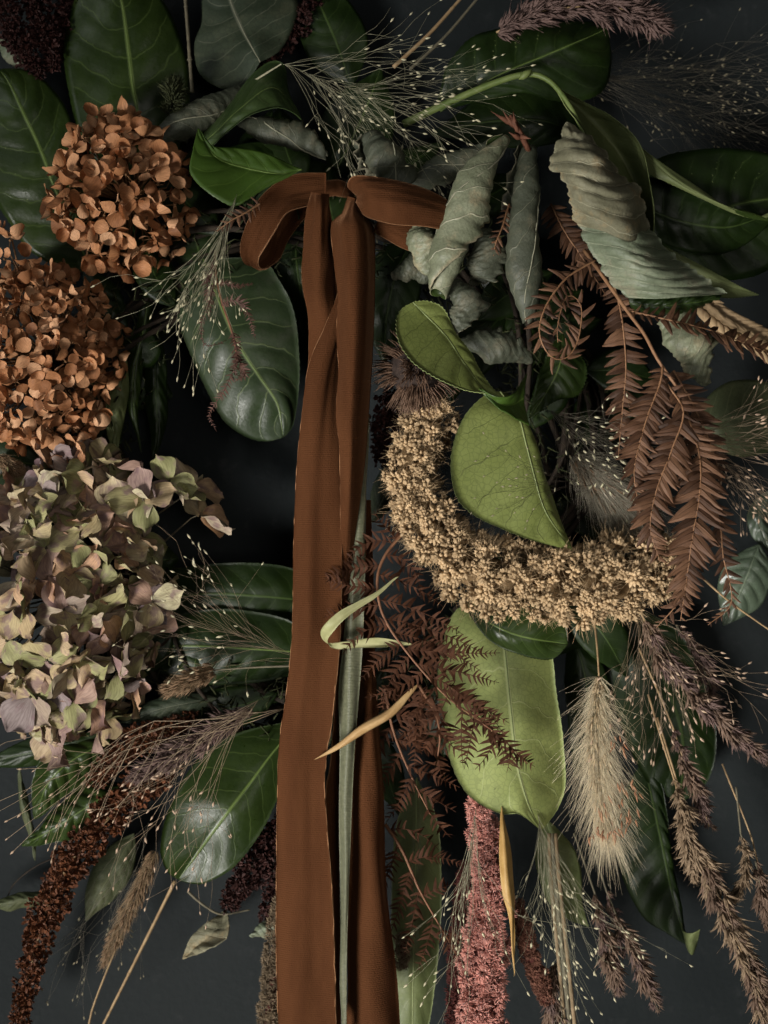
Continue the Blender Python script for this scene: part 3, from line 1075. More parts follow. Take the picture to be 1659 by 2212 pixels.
leaf_auto('dark filler leaf added to blacken the gap left of the cream plume', [(1230, 1360, 30), (1262, 1450, 34), (1270, 1560, 32), (1240, 1680, 26)], 48, front=LAUREL_DARK, rib=None, seed=64)  # added filler, keeps this gap dark where wall would show
# laurel sprig, upper right: one stem with two leaves
sp = thing('laurel_sprig', 'laurel sprig with thick arching green stem and dark broad leaf, upper right', 'sprig', P(872, 268, 60))
C = catmull(PW([(872, 268, 62), (950, 230, 68), (1050, 186, 74), (1130, 161, 78), (1180, 170, 80), (1222, 215, 82), (1262, 285, 84), (1300, 350, 82)]), 40)
part('stem', MB().tube(C, np.linspace(2.3, 1.0, 41) * .001, 8), STEM_GREEN, sp)
part('leaf_bud', MB().spindle(P(1120, 172, 82), P(1150, 150, 84), .0022, 7), STEM_GREEN, sp)
leaf_parts(sp, [[(941, 230, 52), (955, 180, 57), (966, 144, 59), (1013, 87, 60), (1062, 66, 59), (1134, 53, 57), (1200, 47, 54), (1275, 46, 50)],
                [(950, 240, 56), (1040, 182, 62), (1102, 151, 65), (1206, 108, 64), (1256, 86, 60), (1314, 60, 51)],
                [(1050, 215, 58), (1130, 200, 60), (1200, 218, 58), (1270, 214, 54), (1307, 187, 52), (1318, 126, 50)]],
           LAUREL_DARK, UNDER_OLIVE, RIB_GREEN, quilt=1.0, wave=.8, seed=10, serr=.4, ribr=.7, name='leaf')
leaf_parts(sp, [[(1216, 218, 82), (1245, 262, 87), (1275, 310, 90), (1310, 370, 92), (1350, 450, 92), (1392, 515, 86)],
                [(1190, 182, 80), (1245, 232, 70), (1305, 290, 66), (1355, 360, 66), (1388, 440, 72), (1409, 530, 82)],
                [(1272, 226, 72), (1320, 250, 76), (1365, 290, 82), (1396, 350, 88), (1408, 420, 90), (1412, 480, 88)]],
           UNDER_OLIVE, LAUREL, None, quilt=.3, wave=.6, seed=11, serr=.2, name='leaf')

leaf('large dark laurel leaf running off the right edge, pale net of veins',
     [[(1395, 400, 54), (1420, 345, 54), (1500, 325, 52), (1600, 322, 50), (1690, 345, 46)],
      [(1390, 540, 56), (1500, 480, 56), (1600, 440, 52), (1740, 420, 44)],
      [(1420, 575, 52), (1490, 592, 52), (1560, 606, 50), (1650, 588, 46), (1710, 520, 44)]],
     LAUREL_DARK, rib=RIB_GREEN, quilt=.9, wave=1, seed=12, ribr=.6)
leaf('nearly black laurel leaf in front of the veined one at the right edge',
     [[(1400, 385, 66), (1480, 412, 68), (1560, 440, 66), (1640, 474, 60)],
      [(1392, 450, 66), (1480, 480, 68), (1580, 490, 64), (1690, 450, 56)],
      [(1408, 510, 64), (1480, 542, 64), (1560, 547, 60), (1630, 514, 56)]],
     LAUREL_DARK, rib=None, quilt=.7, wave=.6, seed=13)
leaf('narrow olive leaf edge folded back across the dark leaves at right',
     [[(1410, 338, 80), (1450, 366, 82), (1540, 428, 78), (1605, 466, 72)],
      [(1376, 312, 76), (1450, 382, 84), (1545, 436, 80), (1668, 478, 68)],
      [(1396, 368, 80), (1450, 398, 82), (1520, 430, 78), (1592, 463, 72)]],
     UNDER_OLIVE, LAUREL, rib=None, seed=14, quilt=0, wave=.2)
leaf('pointed olive leaf tip sticking out right below the silvery leaf',
     [[(1500, 566, 80), (1560, 598, 78), (1605, 622, 74)], [(1430, 530, 80), (1530, 600, 80), (1640, 637, 70)], [(1470, 600, 78), (1505, 624, 76), (1565, 643, 74)]],
     UNDER_OLIVE, LAUREL, rib=None, seed=15, quilt=.1, wave=.2)

# ================================================================== dry curled leaves: upper right
tdry = thing('dried_leaf', 'large tan ribbed dried leaf cupped forward at upper right', 'dried leaf', P(1225, 265, 98), 'broad dried leaves')
leaf_parts(tdry, [[(1222, 266, 98), (1192, 348, 98), (1213, 382, 103), (1230, 420, 105), (1240, 460, 105), (1250, 488, 103)],
                  [(1225, 264, 99), (1232, 345, 114), (1256, 400, 118), (1276, 445, 119), (1292, 480, 117), (1300, 498, 114)],
                  [(1227, 264, 99), (1285, 335, 113), (1310, 390, 116), (1338, 430, 116), (1354, 480, 114), (1362, 522, 110)],
                  [(1230, 265, 98), (1318, 340, 98), (1340, 384, 98), (1370, 402, 96), (1392, 445, 95), (1404, 492, 93)]],
           DRY_TAN, DRY, None, close=False, quilt=.85, wave=.9, serr=.6, seed=16, ruffle=.5, crumple=.3)
tdry = thing('dried_leaf', 'silvery green ribbed dried leaf emerging below the large tan one', 'dried leaf', P(1300, 490, 94), 'broad dried leaves')
leaf_parts(tdry, [[(1246, 470, 90), (1275, 540, 93), (1310, 592, 95), (1354, 643, 93)],
                  [(1310, 470, 104), (1345, 550, 108), (1382, 602, 108), (1425, 645, 104)],
                  [(1355, 480, 104), (1402, 560, 108), (1444, 606, 106), (1500, 640, 100)],
                  [(1395, 480, 92), (1442, 540, 92), (1502, 588, 92), (1570, 634, 88)]],
           DRY, DRY_DARK, None, close=False, quilt=.65, wave=.6, serr=.4, seed=17, ruffle=.7, crumple=.22)
tdry = thing('dried_leaf', 'dark crinkled leaf rim peeping out under the silvery ribbed leaf', 'dried leaf', P(1365, 645, 88), 'broad dried leaves')
leaf_parts(tdry, [[(1355, 632, 88), (1420, 640, 92), (1490, 630, 92), (1560, 636, 86)], [(1360, 655, 88), (1420, 662, 94), (1490, 655, 94), (1555, 645, 88)],
                  [(1366, 668, 84), (1425, 680, 88), (1490, 672, 88), (1548, 654, 84)]], LAUREL_DARK, UNDER_OLIVE, None, close=False, quilt=.9, wave=.6, serr=.3, seed=18, ruffle=.8)
rolled('long pale rolled leaf twisting down right of the bow', [(1094, 296, 92), (1048, 350, 99), (1008, 430, 103), (977, 520, 105), (958, 590, 105), (946, 634, 103)],
       [9, 30, 42, 44, 38, 22], ROLL, turns=1.5, twist=.9, a0=1.4, seed=3, back=LAUREL)
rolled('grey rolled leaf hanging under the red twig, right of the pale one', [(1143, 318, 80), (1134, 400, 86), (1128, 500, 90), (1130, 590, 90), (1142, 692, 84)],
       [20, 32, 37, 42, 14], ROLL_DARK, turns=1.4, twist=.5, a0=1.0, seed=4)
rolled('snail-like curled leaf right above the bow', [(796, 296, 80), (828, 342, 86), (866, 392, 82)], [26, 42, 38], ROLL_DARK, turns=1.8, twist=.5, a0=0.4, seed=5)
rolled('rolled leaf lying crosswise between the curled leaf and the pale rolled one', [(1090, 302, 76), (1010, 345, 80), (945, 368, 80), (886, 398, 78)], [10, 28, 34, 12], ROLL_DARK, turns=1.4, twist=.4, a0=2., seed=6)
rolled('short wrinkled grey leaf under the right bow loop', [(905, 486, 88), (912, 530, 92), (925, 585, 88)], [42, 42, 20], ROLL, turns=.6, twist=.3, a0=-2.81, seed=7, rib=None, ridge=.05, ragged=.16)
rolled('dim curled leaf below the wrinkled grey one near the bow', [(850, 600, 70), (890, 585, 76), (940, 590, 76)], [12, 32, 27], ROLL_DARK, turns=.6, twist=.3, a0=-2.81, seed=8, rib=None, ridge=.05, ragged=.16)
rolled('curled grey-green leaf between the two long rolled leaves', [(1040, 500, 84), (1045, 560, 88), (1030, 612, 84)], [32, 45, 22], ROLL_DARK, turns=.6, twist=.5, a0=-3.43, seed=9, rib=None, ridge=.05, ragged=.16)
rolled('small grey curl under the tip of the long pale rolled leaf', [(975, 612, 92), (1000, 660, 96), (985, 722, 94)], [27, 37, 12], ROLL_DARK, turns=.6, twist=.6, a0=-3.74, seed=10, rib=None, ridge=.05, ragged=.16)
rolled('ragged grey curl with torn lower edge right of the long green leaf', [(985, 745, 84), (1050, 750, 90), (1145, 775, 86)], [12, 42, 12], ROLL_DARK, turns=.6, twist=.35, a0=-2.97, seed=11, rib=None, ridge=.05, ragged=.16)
rolled('drooping torn sage leaf behind the right fern frond', [(1440, 690, 78), (1480, 745, 82), (1520, 830, 78)], [50, 50, 10], ROLL, turns=.6, twist=.3, a0=-2.81, seed=12, rib=None, ridge=.05, ragged=.16)
leaf('dark green leaf with jagged points under the looped fern',
     [[(1180, 770, 66), (1160, 840, 68), (1150, 875, 68)], [(1215, 720, 66), (1205, 800, 72), (1145, 905, 66)], [(1262, 790, 64), (1250, 850, 70), (1200, 865, 72)]],
     LAUREL, rib=None, seed=19, quilt=.6, serr=1.2)
red = thing('red_twig', 'reddish brown twig end with pointed bracts above the grey rolled leaf', 'twig', P(1140, 320, 84))
part('stem', MB().tube(catmull(PW([(1142, 325, 84), (1125, 290, 90), (1100, 250, 92)]), 8), .0016, 6), mat_plain('red_bark', (.08, .03, .016), (.13, .05, .026), .7, 300, .5), red)
for k, (x, y) in enumerate([(1060, 240), (1085, 238), (1108, 240), (1112, 262), (1148, 300), (1098, 285)]):
    part('bract', MB().spindle(P(1110 + k * 3, 270 + k * 6, 90), P(x, y, 95), .0016, 5, (.5, 1, .7, .3, .03)), bpy.data.materials['red_bark'], red)

# ================================================================== leaves: centre and right
leaf('light green toothed leaf curving over the prickly seed head',
     [[(868, 668, 104), (857, 695, 108), (863, 740, 113), (892, 782, 117), (942, 816, 119), (1000, 840, 119), (1055, 852, 117)],
      [(892, 653, 102), (940, 700, 103), (978, 745, 105), (1008, 790, 109), (1040, 834, 113), (1090, 866, 113)],
      [(925, 652, 100), (958, 668, 99), (986, 722, 100), (1016, 762, 102), (1038, 802, 106), (1062, 838, 111)]],
     UNDER, LAUREL_BRIGHT, rib=RIB_PALE, quilt=.6, wave=.3, serr=.55, seed=20, ribr=.45, crease=.5)
tl = thing('laurel_leaf', 'twisted bright green leaf tip flaring between the two light leaves', 'leaf', P(1040, 846, 116))
leaf_parts(tl, [[(1035, 838, 116), (1075, 858, 120), (1110, 850, 118), (1138, 808, 108)], [(1037, 842, 117), (1078, 872, 117), (1108, 874, 113), (1131, 860, 108)],
                [(1040, 846, 116), (1075, 880, 119), (1108, 900, 119), (1143, 918, 112)]], LAUREL_BRIGHT, UNDER, None, close=False, quilt=.1, wave=.2, serr=.5, seed=21)
leaf('big light green leaf lying over the millet head, thin dark veins',
     [[(1052, 850, 102), (1010, 890, 108), (985, 940, 111), (974, 1000, 113), (985, 1070, 115), (1020, 1110, 115), (1080, 1140, 113), (1150, 1167, 109)],
      [(1080, 846, 98), (1118, 895, 105), (1138, 965, 108), (1157, 1040, 109), (1182, 1110, 107), (1237, 1190, 98)],
      [(1108, 860, 96), (1146, 930, 98), (1172, 1010, 98), (1198, 1090, 98), (1222, 1150, 97)]],
     UNDER, LAUREL, rib=RIB_PALE, quilt=.5, wave=.5, serr=.3, seed=22, ribr=.7, crease=.3)
leaf('large pale green leaf hanging underside out below the millet',
     [[(985, 1320, 62), (955, 1400, 65), (945, 1480, 67), (958, 1560, 70), (972, 1640, 73), (1010, 1715, 77), (1075, 1755, 82), (1120, 1757, 84)],
      [(1070, 1280, 62), (1090, 1400, 69), (1105, 1550, 74), (1118, 1650, 78), (1142, 1735, 80), (1170, 1794, 68)],
      [(1160, 1320, 58), (1190, 1400, 60), (1202, 1500, 61), (1215, 1600, 61), (1222, 1690, 62), (1205, 1745, 62)]],
     UNDER_PALE, LAUREL, rib=RIB_PALE, quilt=.35, wave=.6, serr=.3, seed=23, ribr=.8, crease=.6)
leaf('dark green leaf tucked between the millet and the pale hanging leaf',
     [[(1055, 1380, 76), (1120, 1413, 80), (1190, 1424, 78)], [(1010, 1320, 74), (1110, 1370, 84), (1226, 1392, 76)], [(1060, 1290, 76), (1150, 1300, 80), (1215, 1340, 78)]],
     LAUREL, rib=None, quilt=.3, wave=.5, seed=24)
leaf_auto('dull olive leaf behind the wispy spray at the right edge', [(1490, 915, 46), (1580, 905, 50), (1660, 900, 48), (1760, 890, 44)], 84, front=OLIVE_DULL, rib=None, seed=25, quilt=.7)
leaf_auto('rounded grey-green leaf low on the right edge below the olive one', [(1640, 1175, 50), (1620, 1230, 54), (1590, 1300, 52), (1562, 1352, 48)], 56, front=mat_leaf('laurel_hazy', (.05, .07, .045), (.075, .1, .065), (.11, .14, .09), nv=7, rough=.35, vmix=.4), rib=None, seed=26, quilt=.8)
leaf_auto('bluish leaf sliver at the right edge above the rounded leaf', [(1660, 1060, 46), (1640, 1120, 48), (1665, 1200, 46)], 26, front=bpy.data.materials['laurel_hazy'], rib=None, seed=27)
leaf('dark laurel leaf behind the brown panicles on the right',
     [[(1310, 1400, 26), (1335, 1550, 28), (1400, 1690, 26)], [(1370, 1310, 28), (1440, 1480, 32), (1475, 1600, 30), (1470, 1735, 24)], [(1470, 1370, 26), (1532, 1500, 28), (1547, 1610, 26), (1525, 1690, 24)]],
     LAUREL_DARK, rib=None, quilt=.8, wave=1, seed=28)
leaf('long dark leaf hanging at lower right with its tip curled up',
     [[(1330, 1750, 26), (1338, 1870, 26), (1385, 1975, 26), (1440, 2015, 26)], [(1390, 1640, 24), (1425, 1800, 30), (1450, 1920, 30), (1482, 2040, 27)], [(1430, 1700, 26), (1452, 1850, 27), (1468, 1950, 27), (1478, 2005, 27)]],
     LAUREL_DARK, UNDER_OLIVE, rib=None, quilt=.7, wave=.7, seed=29)
tl = thing('laurel_leaf', 'small curled olive leaf tip at the foot of the long dark leaf', 'leaf', P(1478, 2000, 27))
leaf_parts(tl, [[(1470, 1990, 27), (1478, 2012, 36), (1496, 2016, 42), (1512, 2008, 42)], [(1474, 2000, 27), (1482, 2030, 36), (1494, 2038, 38), (1508, 2028, 36)], [(1476, 2010, 27), (1484, 2048, 32), (1494, 2062, 32), (1502, 2050, 30)]],
           UNDER_OLIVE, LAUREL, None, close=False, quilt=0, wave=.2, seed=30, serr=.1)
leaf_auto('thin translucent-looking green leaf behind the fine grass right of the pink tassel', [(1180, 1770, 50), (1205, 1870, 54), (1228, 1950, 54), (1272, 2002, 50)], 46, front=UNDER_OLIVE, rib=RIB_PALE, seed=31, quilt=.3, ribr=.4)
leaf('long green leaf hanging at the bottom between ribbon and pink tassel',
     [[(858, 1780, 36), (846, 1950, 40), (848, 2120, 42), (860, 2240, 40)], [(900, 1680, 36), (898, 1850, 44), (894, 2050, 46), (890, 2290, 40)], [(945, 1780, 36), (952, 1950, 38), (940, 2130, 38), (915, 2250, 38)]],
     UNDER_OLIVE, LAUREL, rib=RIB_PALE, seed=32, quilt=.3, wave=.6, ribr=.5)

# ================================================================== leaves: left and lower left
leaf('long glossy laurel leaf hanging left of the ribbon, greyish tip',
     [[(372, 600, 40), (388, 700, 42), (420, 785, 44), (450, 850, 45), (486, 911, 45), (535, 945, 44), (575, 953, 44)],
      [(440, 560, 40), (482, 673, 50), (518, 749, 52), (561, 814, 51), (600, 875, 48), (612, 945, 44)],
      [(560, 560, 40), (605, 610, 42), (636, 680, 42), (646, 790, 42), (643, 870, 42), (632, 920, 42)]],
     mat_leaf('laurel_greyed', (.02, .034, .013), (.032, .047, .021), (.11, .14, .06), nv=8, slant=1.5, rough=.38, spec=.3, vmix=.6, vw=.05, net=.2, blotch=(.06, .062, .045), blotch_amt=.35), rib=RIB_GREEN, quilt=.7, wave=.7, seed=33, ribr=.7)
leaf('big dark laurel leaf at lower left, shining near its rounded tip',
     [[(600, 1563, 44), (500, 1590, 46), (420, 1650, 50), (365, 1750, 54), (347, 1830, 54), (360, 1880, 52)],
      [(650, 1560, 46), (594, 1620, 51), (540, 1692, 56), (482, 1768, 58), (385, 1900, 48)],
      [(650, 1640, 48), (602, 1720, 50), (562, 1800, 53), (505, 1872, 54), (445, 1907, 51), (412, 1908, 50)]],
     LAUREL, rib=RIB_GREEN, quilt=.2, wave=.6, seed=34, ribr=.7)
leaf('dark leaf pointing left behind the wispy spray, upper of two left of the ribbon',
     [[(640, 1232, 36), (520, 1216, 38), (400, 1226, 36), (310, 1262, 32)], [(690, 1300, 36), (560, 1288, 42), (430, 1284, 40), (270, 1310, 30)], [(620, 1356, 36), (480, 1360, 38), (370, 1350, 34), (300, 1335, 32)]],
     LAUREL_DARK, rib=None, quilt=.6, seed=35)
leaf('dark leaf with yellowish midrib pointing left, lower of two left of the ribbon',
     [[(630, 1344, 44), (520, 1318, 44), (410, 1322, 44), (320, 1352, 42)], [(690, 1412, 44), (560, 1403, 50), (430, 1396, 50), (265, 1396, 38)], [(630, 1456, 44), (520, 1478, 44), (410, 1472, 44), (320, 1438, 42)]],
     LAUREL_DARK, rib=RIB_GREEN, quilt=.6, seed=36, ribr=.6)
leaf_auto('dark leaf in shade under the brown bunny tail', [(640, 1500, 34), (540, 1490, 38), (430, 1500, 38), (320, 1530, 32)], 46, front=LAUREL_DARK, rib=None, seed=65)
leaf_auto('small green leaf under the arching stems, below the tan bunny tail', [(470, 1508, 46), (400, 1520, 52), (330, 1536, 52), (258, 1562, 46)], 26, front=BEECH, rib=None, seed=37)
leaf('crumpled glossy leaf left of the rust dock head, tip pointing lower left',
     [[(200, 1690, 34), (130, 1738, 36), (80, 1790, 34)], [(270, 1690, 36), (190, 1742, 46), (120, 1788, 44), (46, 1828, 30)], [(235, 1770, 34), (170, 1802, 36), (100, 1824, 34)]],
     LAUREL, rib=None, quilt=1.4, wave=1.2, seed=38)
leaf('glossy leaf above the crumpled one at lower left',
     [[(190, 1585, 38), (105, 1622, 40), (68, 1690, 38)], [(260, 1590, 40), (160, 1640, 50), (102, 1695, 48), (74, 1770, 34)], [(205, 1672, 38), (150, 1714, 40), (108, 1745, 38)]],
     LAUREL, rib=None, quilt=1.3, wave=1.1, seed=39)
leaf_auto('dark narrow leaf reaching the left edge below the mauve hydrangea', [(270, 1570, 40), (170, 1605, 44), (70, 1625, 42), (-50, 1655, 36)], 34, front=LAUREL_DARK, rib=None, seed=40)
leaf_auto('thin dry strap leaf hanging at lower left against the wall', [(42, 1660, 26), (48, 1720, 28), (66, 1790, 26), (76, 1860, 22)], 9, front=OLIVE_DULL, back=OLIVE_DULL, rib=None, seed=41, name='strap_leaf', cat='dried leaf')
leaf_auto('olive leaf behind the rust dock head, over the grey wall', [(290, 1800, 20), (250, 1870, 24), (215, 1930, 22), (185, 1990, 18)], 40, front=OLIVE_DULL, rib=None, seed=42, name='dried_leaf', cat='dried leaf')
leaf_auto('brown withered leaf at the left edge beside the dock head', [(130, 1935, 20), (70, 1942, 26), (0, 1955, 24), (-40, 1965, 20)], 17, front=OLIVE_DULL, back=OLIVE_DULL, rib=None, seed=43, name='dried_leaf', cat='dried leaf')
leaf_auto('pale withered leaf dangling alone at lower left of the ribbon', [(488, 1965, 22), (470, 2005, 30), (430, 2040, 30), (394, 2072, 24)], 27, hl=10, hr=-2, front=DRY_TAN, back=DRY_DARK, rib=None, seed=44, name='dried_leaf', cat='dried leaf', wave=1.2)
leaf_auto('pale leaf tip poking out left behind the ribbon near the bottom', [(625, 2010, 20), (585, 2005, 22), (538, 2022, 20)], 18, front=DRY, back=DRY, rib=None, seed=45, name='dried_leaf', cat='dried leaf')
leaf_auto('long narrow leaf seen edge-on between hydrangea and hanging laurel leaf', [(325, 580, 40), (312, 700, 46), (290, 800, 46), (288, 880, 44), (306, 980, 40)], 17, front=LAUREL, rib=RIB_GREEN, seed=46, ribr=.6)
leaf_auto('olive strap of leaf hanging beside the lower orange hydrangea', [(268, 760, 46), (256, 850, 50), (246, 920, 50), (252, 992, 46)], 22, front=UNDER_OLIVE, back=LAUREL, rib=None, seed=47)
leaf_auto('dim leaf behind the narrow edge-on one', [(340, 700, 28), (335, 820, 30), (340, 930, 28), (330, 1000, 26)], 26, front=LAUREL_DARK, rib=None, seed=48)
leaf_auto('green leaf showing below the lower orange hydrangea', [(60, 960, 34), (110, 1000, 38), (150, 1040, 36), (165, 1090, 32)], 36, front=LAUREL, rib=None, seed=49, quilt=.6)
leaf_auto('pale green leaf at the left edge beside the mauve hydrangea', [(-40, 1110, 36), (20, 1120, 40), (80, 1150, 38)], 26, front=UNDER_OLIVE, rib=None, seed=50)
leaf_auto('dark leaf deep between the two orange hydrangeas', [(180, 580, 34), (220, 640, 40), (240, 700, 40), (250, 780, 36)], 40, front=LAUREL_DARK, rib=None, seed=51)
leaf_auto('dark leaf under the bow, right of the left loop', [(640, 480, 30), (640, 560, 34), (650, 640, 32), (655, 720, 28)], 50, front=LAUREL_DARK, rib=None, seed=52)

# ================================================================== ribbons
bow = thing('velvet_ribbon', 'rust brown velvet ribbon tied in a bow with long hanging tails', 'ribbon', P(725, 405, 85))
ribbon_part(bow, 'loop', [[(762, 414, 100), (751, 400, 106), (770, 380, 111), (850, 392, 112), (925, 412, 108), (985, 445, 100), (1012, 475, 92), (980, 480, 84), (890, 468, 88), (815, 450, 86)],
                          [(772, 424, 98), (780, 416, 110), (800, 414, 117), (868, 428, 119), (930, 446, 113), (992, 472, 102), (1016, 505, 92), (975, 515, 88), (888, 508, 94), (815, 478, 90)],
                          [(770, 438, 96), (779, 448, 104), (794, 468, 109), (850, 484, 116), (922, 489, 111), (985, 505, 100), (1006, 535, 92), (962, 556, 88), (880, 538, 90), (805, 500, 88)]], n=100, m=16, seed=1, wave=.9, folds=.8, fl=.3, fm=.4)
ribbon_part(bow, 'loop', [[(704, 374, 70), (645, 376, 76), (600, 394, 80), (560, 432, 82), (532, 490, 82), (521, 540, 78), (536, 572, 70), (566, 548, 60), (590, 480, 54), (640, 425, 54), (704, 400, 56)],
                          [(704, 404, 69), (652, 412, 74), (610, 426, 79), (580, 460, 83), (553, 512, 83), (540, 552, 79), (550, 578, 70), (584, 556, 59), (608, 500, 52), (654, 440, 52), (706, 412, 56)],
                          [(702, 434, 70), (658, 446, 76), (622, 458, 82), (600, 486, 86), (576, 528, 86), (560, 558, 82), (566, 576, 70), (602, 560, 58), (626, 512, 50), (668, 458, 50), (708, 424, 54)]], n=90, m=18, seed=2, wave=1.2, folds=.9, fl=.3, fm=.35)
# knot: a narrow pinched band holding the loops
ribbon_part(bow, 'knot', [[(688, 395, 48), (706, 390, 56), (732, 392, 58), (758, 394, 56), (772, 400, 48)], [(688, 408, 48), (706, 407, 58), (732, 408, 61), (758, 410, 58), (774, 412, 48)],
                          [(690, 420, 48), (708, 423, 55), (732, 425, 57), (756, 426, 55), (770, 424, 48)]], n=30, m=8, seed=3)
# short left tail, hanging behind the wide one
ribbon_part(bow, 'tail', [[(672, 415, 82), (666, 450, 86), (655, 520, 84), (656, 620, 82), (668, 700, 80), (666, 790, 76), (668, 860, 72)],
                          [(690, 418, 88), (690, 455, 93), (690, 520, 92), (692, 620, 89), (700, 700, 86), (702, 790, 82), (702, 860, 76)],
                          [(710, 420, 82), (712, 460, 86), (722, 520, 82), (726, 620, 80), (732, 700, 80), (738, 790, 76), (738, 860, 72)]], n=60, m=18, seed=4, folds=1.6, fl=.2, fm=.15)
# wide front tail running to the bottom
ribbon_part(bow, 'tail', [[(742, 560, 80), (735, 620, 84), (705, 700, 88), (668, 790, 90), (654, 900, 88), (641, 1040, 87), (633, 1200, 87), (630, 1380, 87), (619, 1500, 87), (604, 1610, 87), (599, 1750, 87), (598, 2000, 86), (602, 2240, 86)],
                          [(744, 560, 80), (740, 620, 85), (722, 700, 90), (696, 790, 93), (680, 900, 94), (668, 1040, 93), (664, 1200, 93), (662, 1380, 93), (652, 1500, 92), (640, 1610, 92), (636, 1750, 91), (640, 2000, 91), (646, 2240, 91)],
                          [(746, 560, 80), (745, 620, 85), (738, 700, 88), (718, 790, 90), (708, 900, 92), (702, 1040, 91), (702, 1200, 91), (700, 1380, 91), (688, 1500, 91), (676, 1610, 91), (672, 1750, 91), (684, 2000, 91), (688, 2240, 91)],
                          [(748, 560, 80), (750, 620, 84), (750, 700, 85), (740, 790, 85), (738, 900, 87), (739, 1040, 89), (738, 1200, 91), (734, 1380, 93), (721, 1530, 93), (705, 1640, 93), (702, 1722, 93), (718, 1946, 93), (726, 2240, 93)]], n=110, m=20, seed=5, ruff=1., folds=.5, fm=.35)
# centre tail: rolled at the top, sliding behind the wide one
ribbon_part(bow, 'tail', [[(752, 425, 84), (738, 462, 90), (715, 484, 94), (720, 560, 97), (730, 640, 99), (729, 720, 99), (735, 800, 99), (730, 900, 98), (738, 980, 96), (736, 1200, 88), (730, 1400, 82), (716, 1640, 80), (706, 1730, 80), (722, 1950, 80), (726, 2240, 80)],
                          [(762, 428, 88), (752, 462, 98), (745, 486, 105), (752, 560, 109), (758, 640, 110), (758, 720, 110), (758, 800, 109), (753, 900, 106), (755, 980, 102), (748, 1200, 88), (738, 1400, 80), (722, 1640, 78), (716, 1730, 78), (728, 1950, 78), (731, 2240, 78)],
                          [(770, 430, 88), (770, 462, 98), (780, 488, 103), (786, 560, 104), (788, 640, 104), (786, 720, 104), (782, 800, 103), (774, 900, 101), (770, 980, 97), (756, 1200, 87), (744, 1400, 78), (730, 1640, 76), (726, 1730, 76), (732, 1950, 76), (735, 2240, 76)],
                          [(778, 430, 82), (788, 465, 86), (806, 500, 82), (809, 620, 82), (806, 740, 80), (798, 860, 80), (787, 980, 80), (776, 1080, 80), (763, 1200, 80), (752, 1290, 80), (738, 1450, 76), (734, 1640, 74), (734, 1730, 74), (734, 1950, 74), (738, 2240, 74)]], n=110, m=20, seed=6, ruff=.6, folds=1.6, fl=.06, fm=.12)
# right tail
ribbon_part(bow, 'tail', [[(776, 1080, 66), (780, 1300, 68), (776, 1450, 70), (764, 1600, 74), (758, 1700, 76), (754, 1900, 76), (750, 2100, 76), (747, 2250, 76)],
                          [(786, 1080, 68), (792, 1300, 72), (790, 1450, 76), (786, 1600, 82), (788, 1700, 86), (790, 1900, 86), (790, 2100, 86), (790, 2250, 86)],
                          [(796, 1080, 68), (804, 1300, 72), (804, 1450, 76), (806, 1600, 82), (812, 1700, 85), (816, 1900, 85), (828, 2100, 85), (836, 2250, 85)],
                          [(800, 1080, 66), (808, 1300, 68), (808, 1450, 70), (818, 1600, 74), (826, 1700, 76), (836, 1900, 76), (848, 2050, 76), (866, 2250, 76)]], n=80, m=12, seed=7, ruff=.4)
sat = thing('satin_ribbon', 'narrow sage green ribbon hanging between the brown velvet tails', 'ribbon', P(790, 880, 78))
ribbon_part(sat, 'tail', [[(788, 880, 76), (784, 960, 77), (766, 1160, 84), (751, 1290, 85), (742, 1400, 86), (732, 1500, 86), (734, 1650, 87), (735, 1850, 88), (738, 2050, 88), (737, 2250, 88)],
                          [(792, 880, 78), (790, 960, 79), (776, 1160, 87), (768, 1290, 88), (762, 1400, 89), (754, 1500, 90), (750, 1650, 91), (745, 1850, 92), (743, 2050, 92), (742, 2250, 92)],
                          [(796, 880, 77), (796, 960, 78), (791, 1080, 79), (786, 1250, 86), (782, 1400, 87), (774, 1520, 88), (764, 1650, 89), (755, 1850, 91), (749, 2050, 92), (747, 2250, 92)]], n=80, m=8, mat=SATIN, edge=SATIN_EDGE, er=.3, seed=8)

# ================================================================== hydrangeas
ORANGE = mat_random('orange_petal', [(0, (.22, .09, .036)), (.3, (.38, .165, .068)), (.65, (.52, .255, .12)), (1, (.68, .4, .225))], .65, .6)
MAUVE = mat_random('faded_petal', [(0, (.2, .2, .085)), (.25, (.32, .31, .14)), (.42, (.45, .34, .19)), (.54, (.23, .185, .19)), (.70, (.5, .29, .17)), (.88, (.46, .42, .26)), (1, (.33, .215, .19))], .65, .55, speckle=(.17, .10, .105))
EYE_O = mat_plain('floret_eye_orange', (.12, .06, .025), (.2, .1, .04), .7, 500, .2)
EYE_M = mat_plain('floret_eye_mauve', (.07, .06, .04), (.12, .10, .06), .7, 500, .2)
op = [round_petal('petal_round', ORANGE, 1.0, .3, .05, 1), round_petal('petal_round', ORANGE, .95, .6, .07, 2), round_petal('petal_round', ORANGE, 1.05, .1, .06, 3), round_petal('petal_round', ORANGE, .92, -.35, .08, 4), round_petal('petal_round', ORANGE, 1.0, .9, .08, 5)]
mp = [petal_mesh('petal_pointed', MAUVE, 1.12, .1, .2, .07, 5, 8, 6), petal_mesh('petal_pointed', MAUVE, 1.02, .14, .4, .1, 6, 8, 6), petal_mesh('petal_pointed', MAUVE, 1.16, .06, .08, .08, 7, 8, 6), petal_mesh('petal_pointed', MAUVE, 1.0, .16, -.15, .1, 8, 8, 6), petal_mesh('petal_pointed', MAUVE, 1.05, .12, .55, .12, 9, 8, 6)]
hydrangea('orange brown dried hydrangea head with loose round petals, the upper one', (268, 420, 58), (140, 152, 30), 78, 36, op, EYE_O, EYE_O, 21, tilt=.75, extra=[(215, 260, 62), (270, 262, 60), (320, 285, 66), (130, 470, 80)])
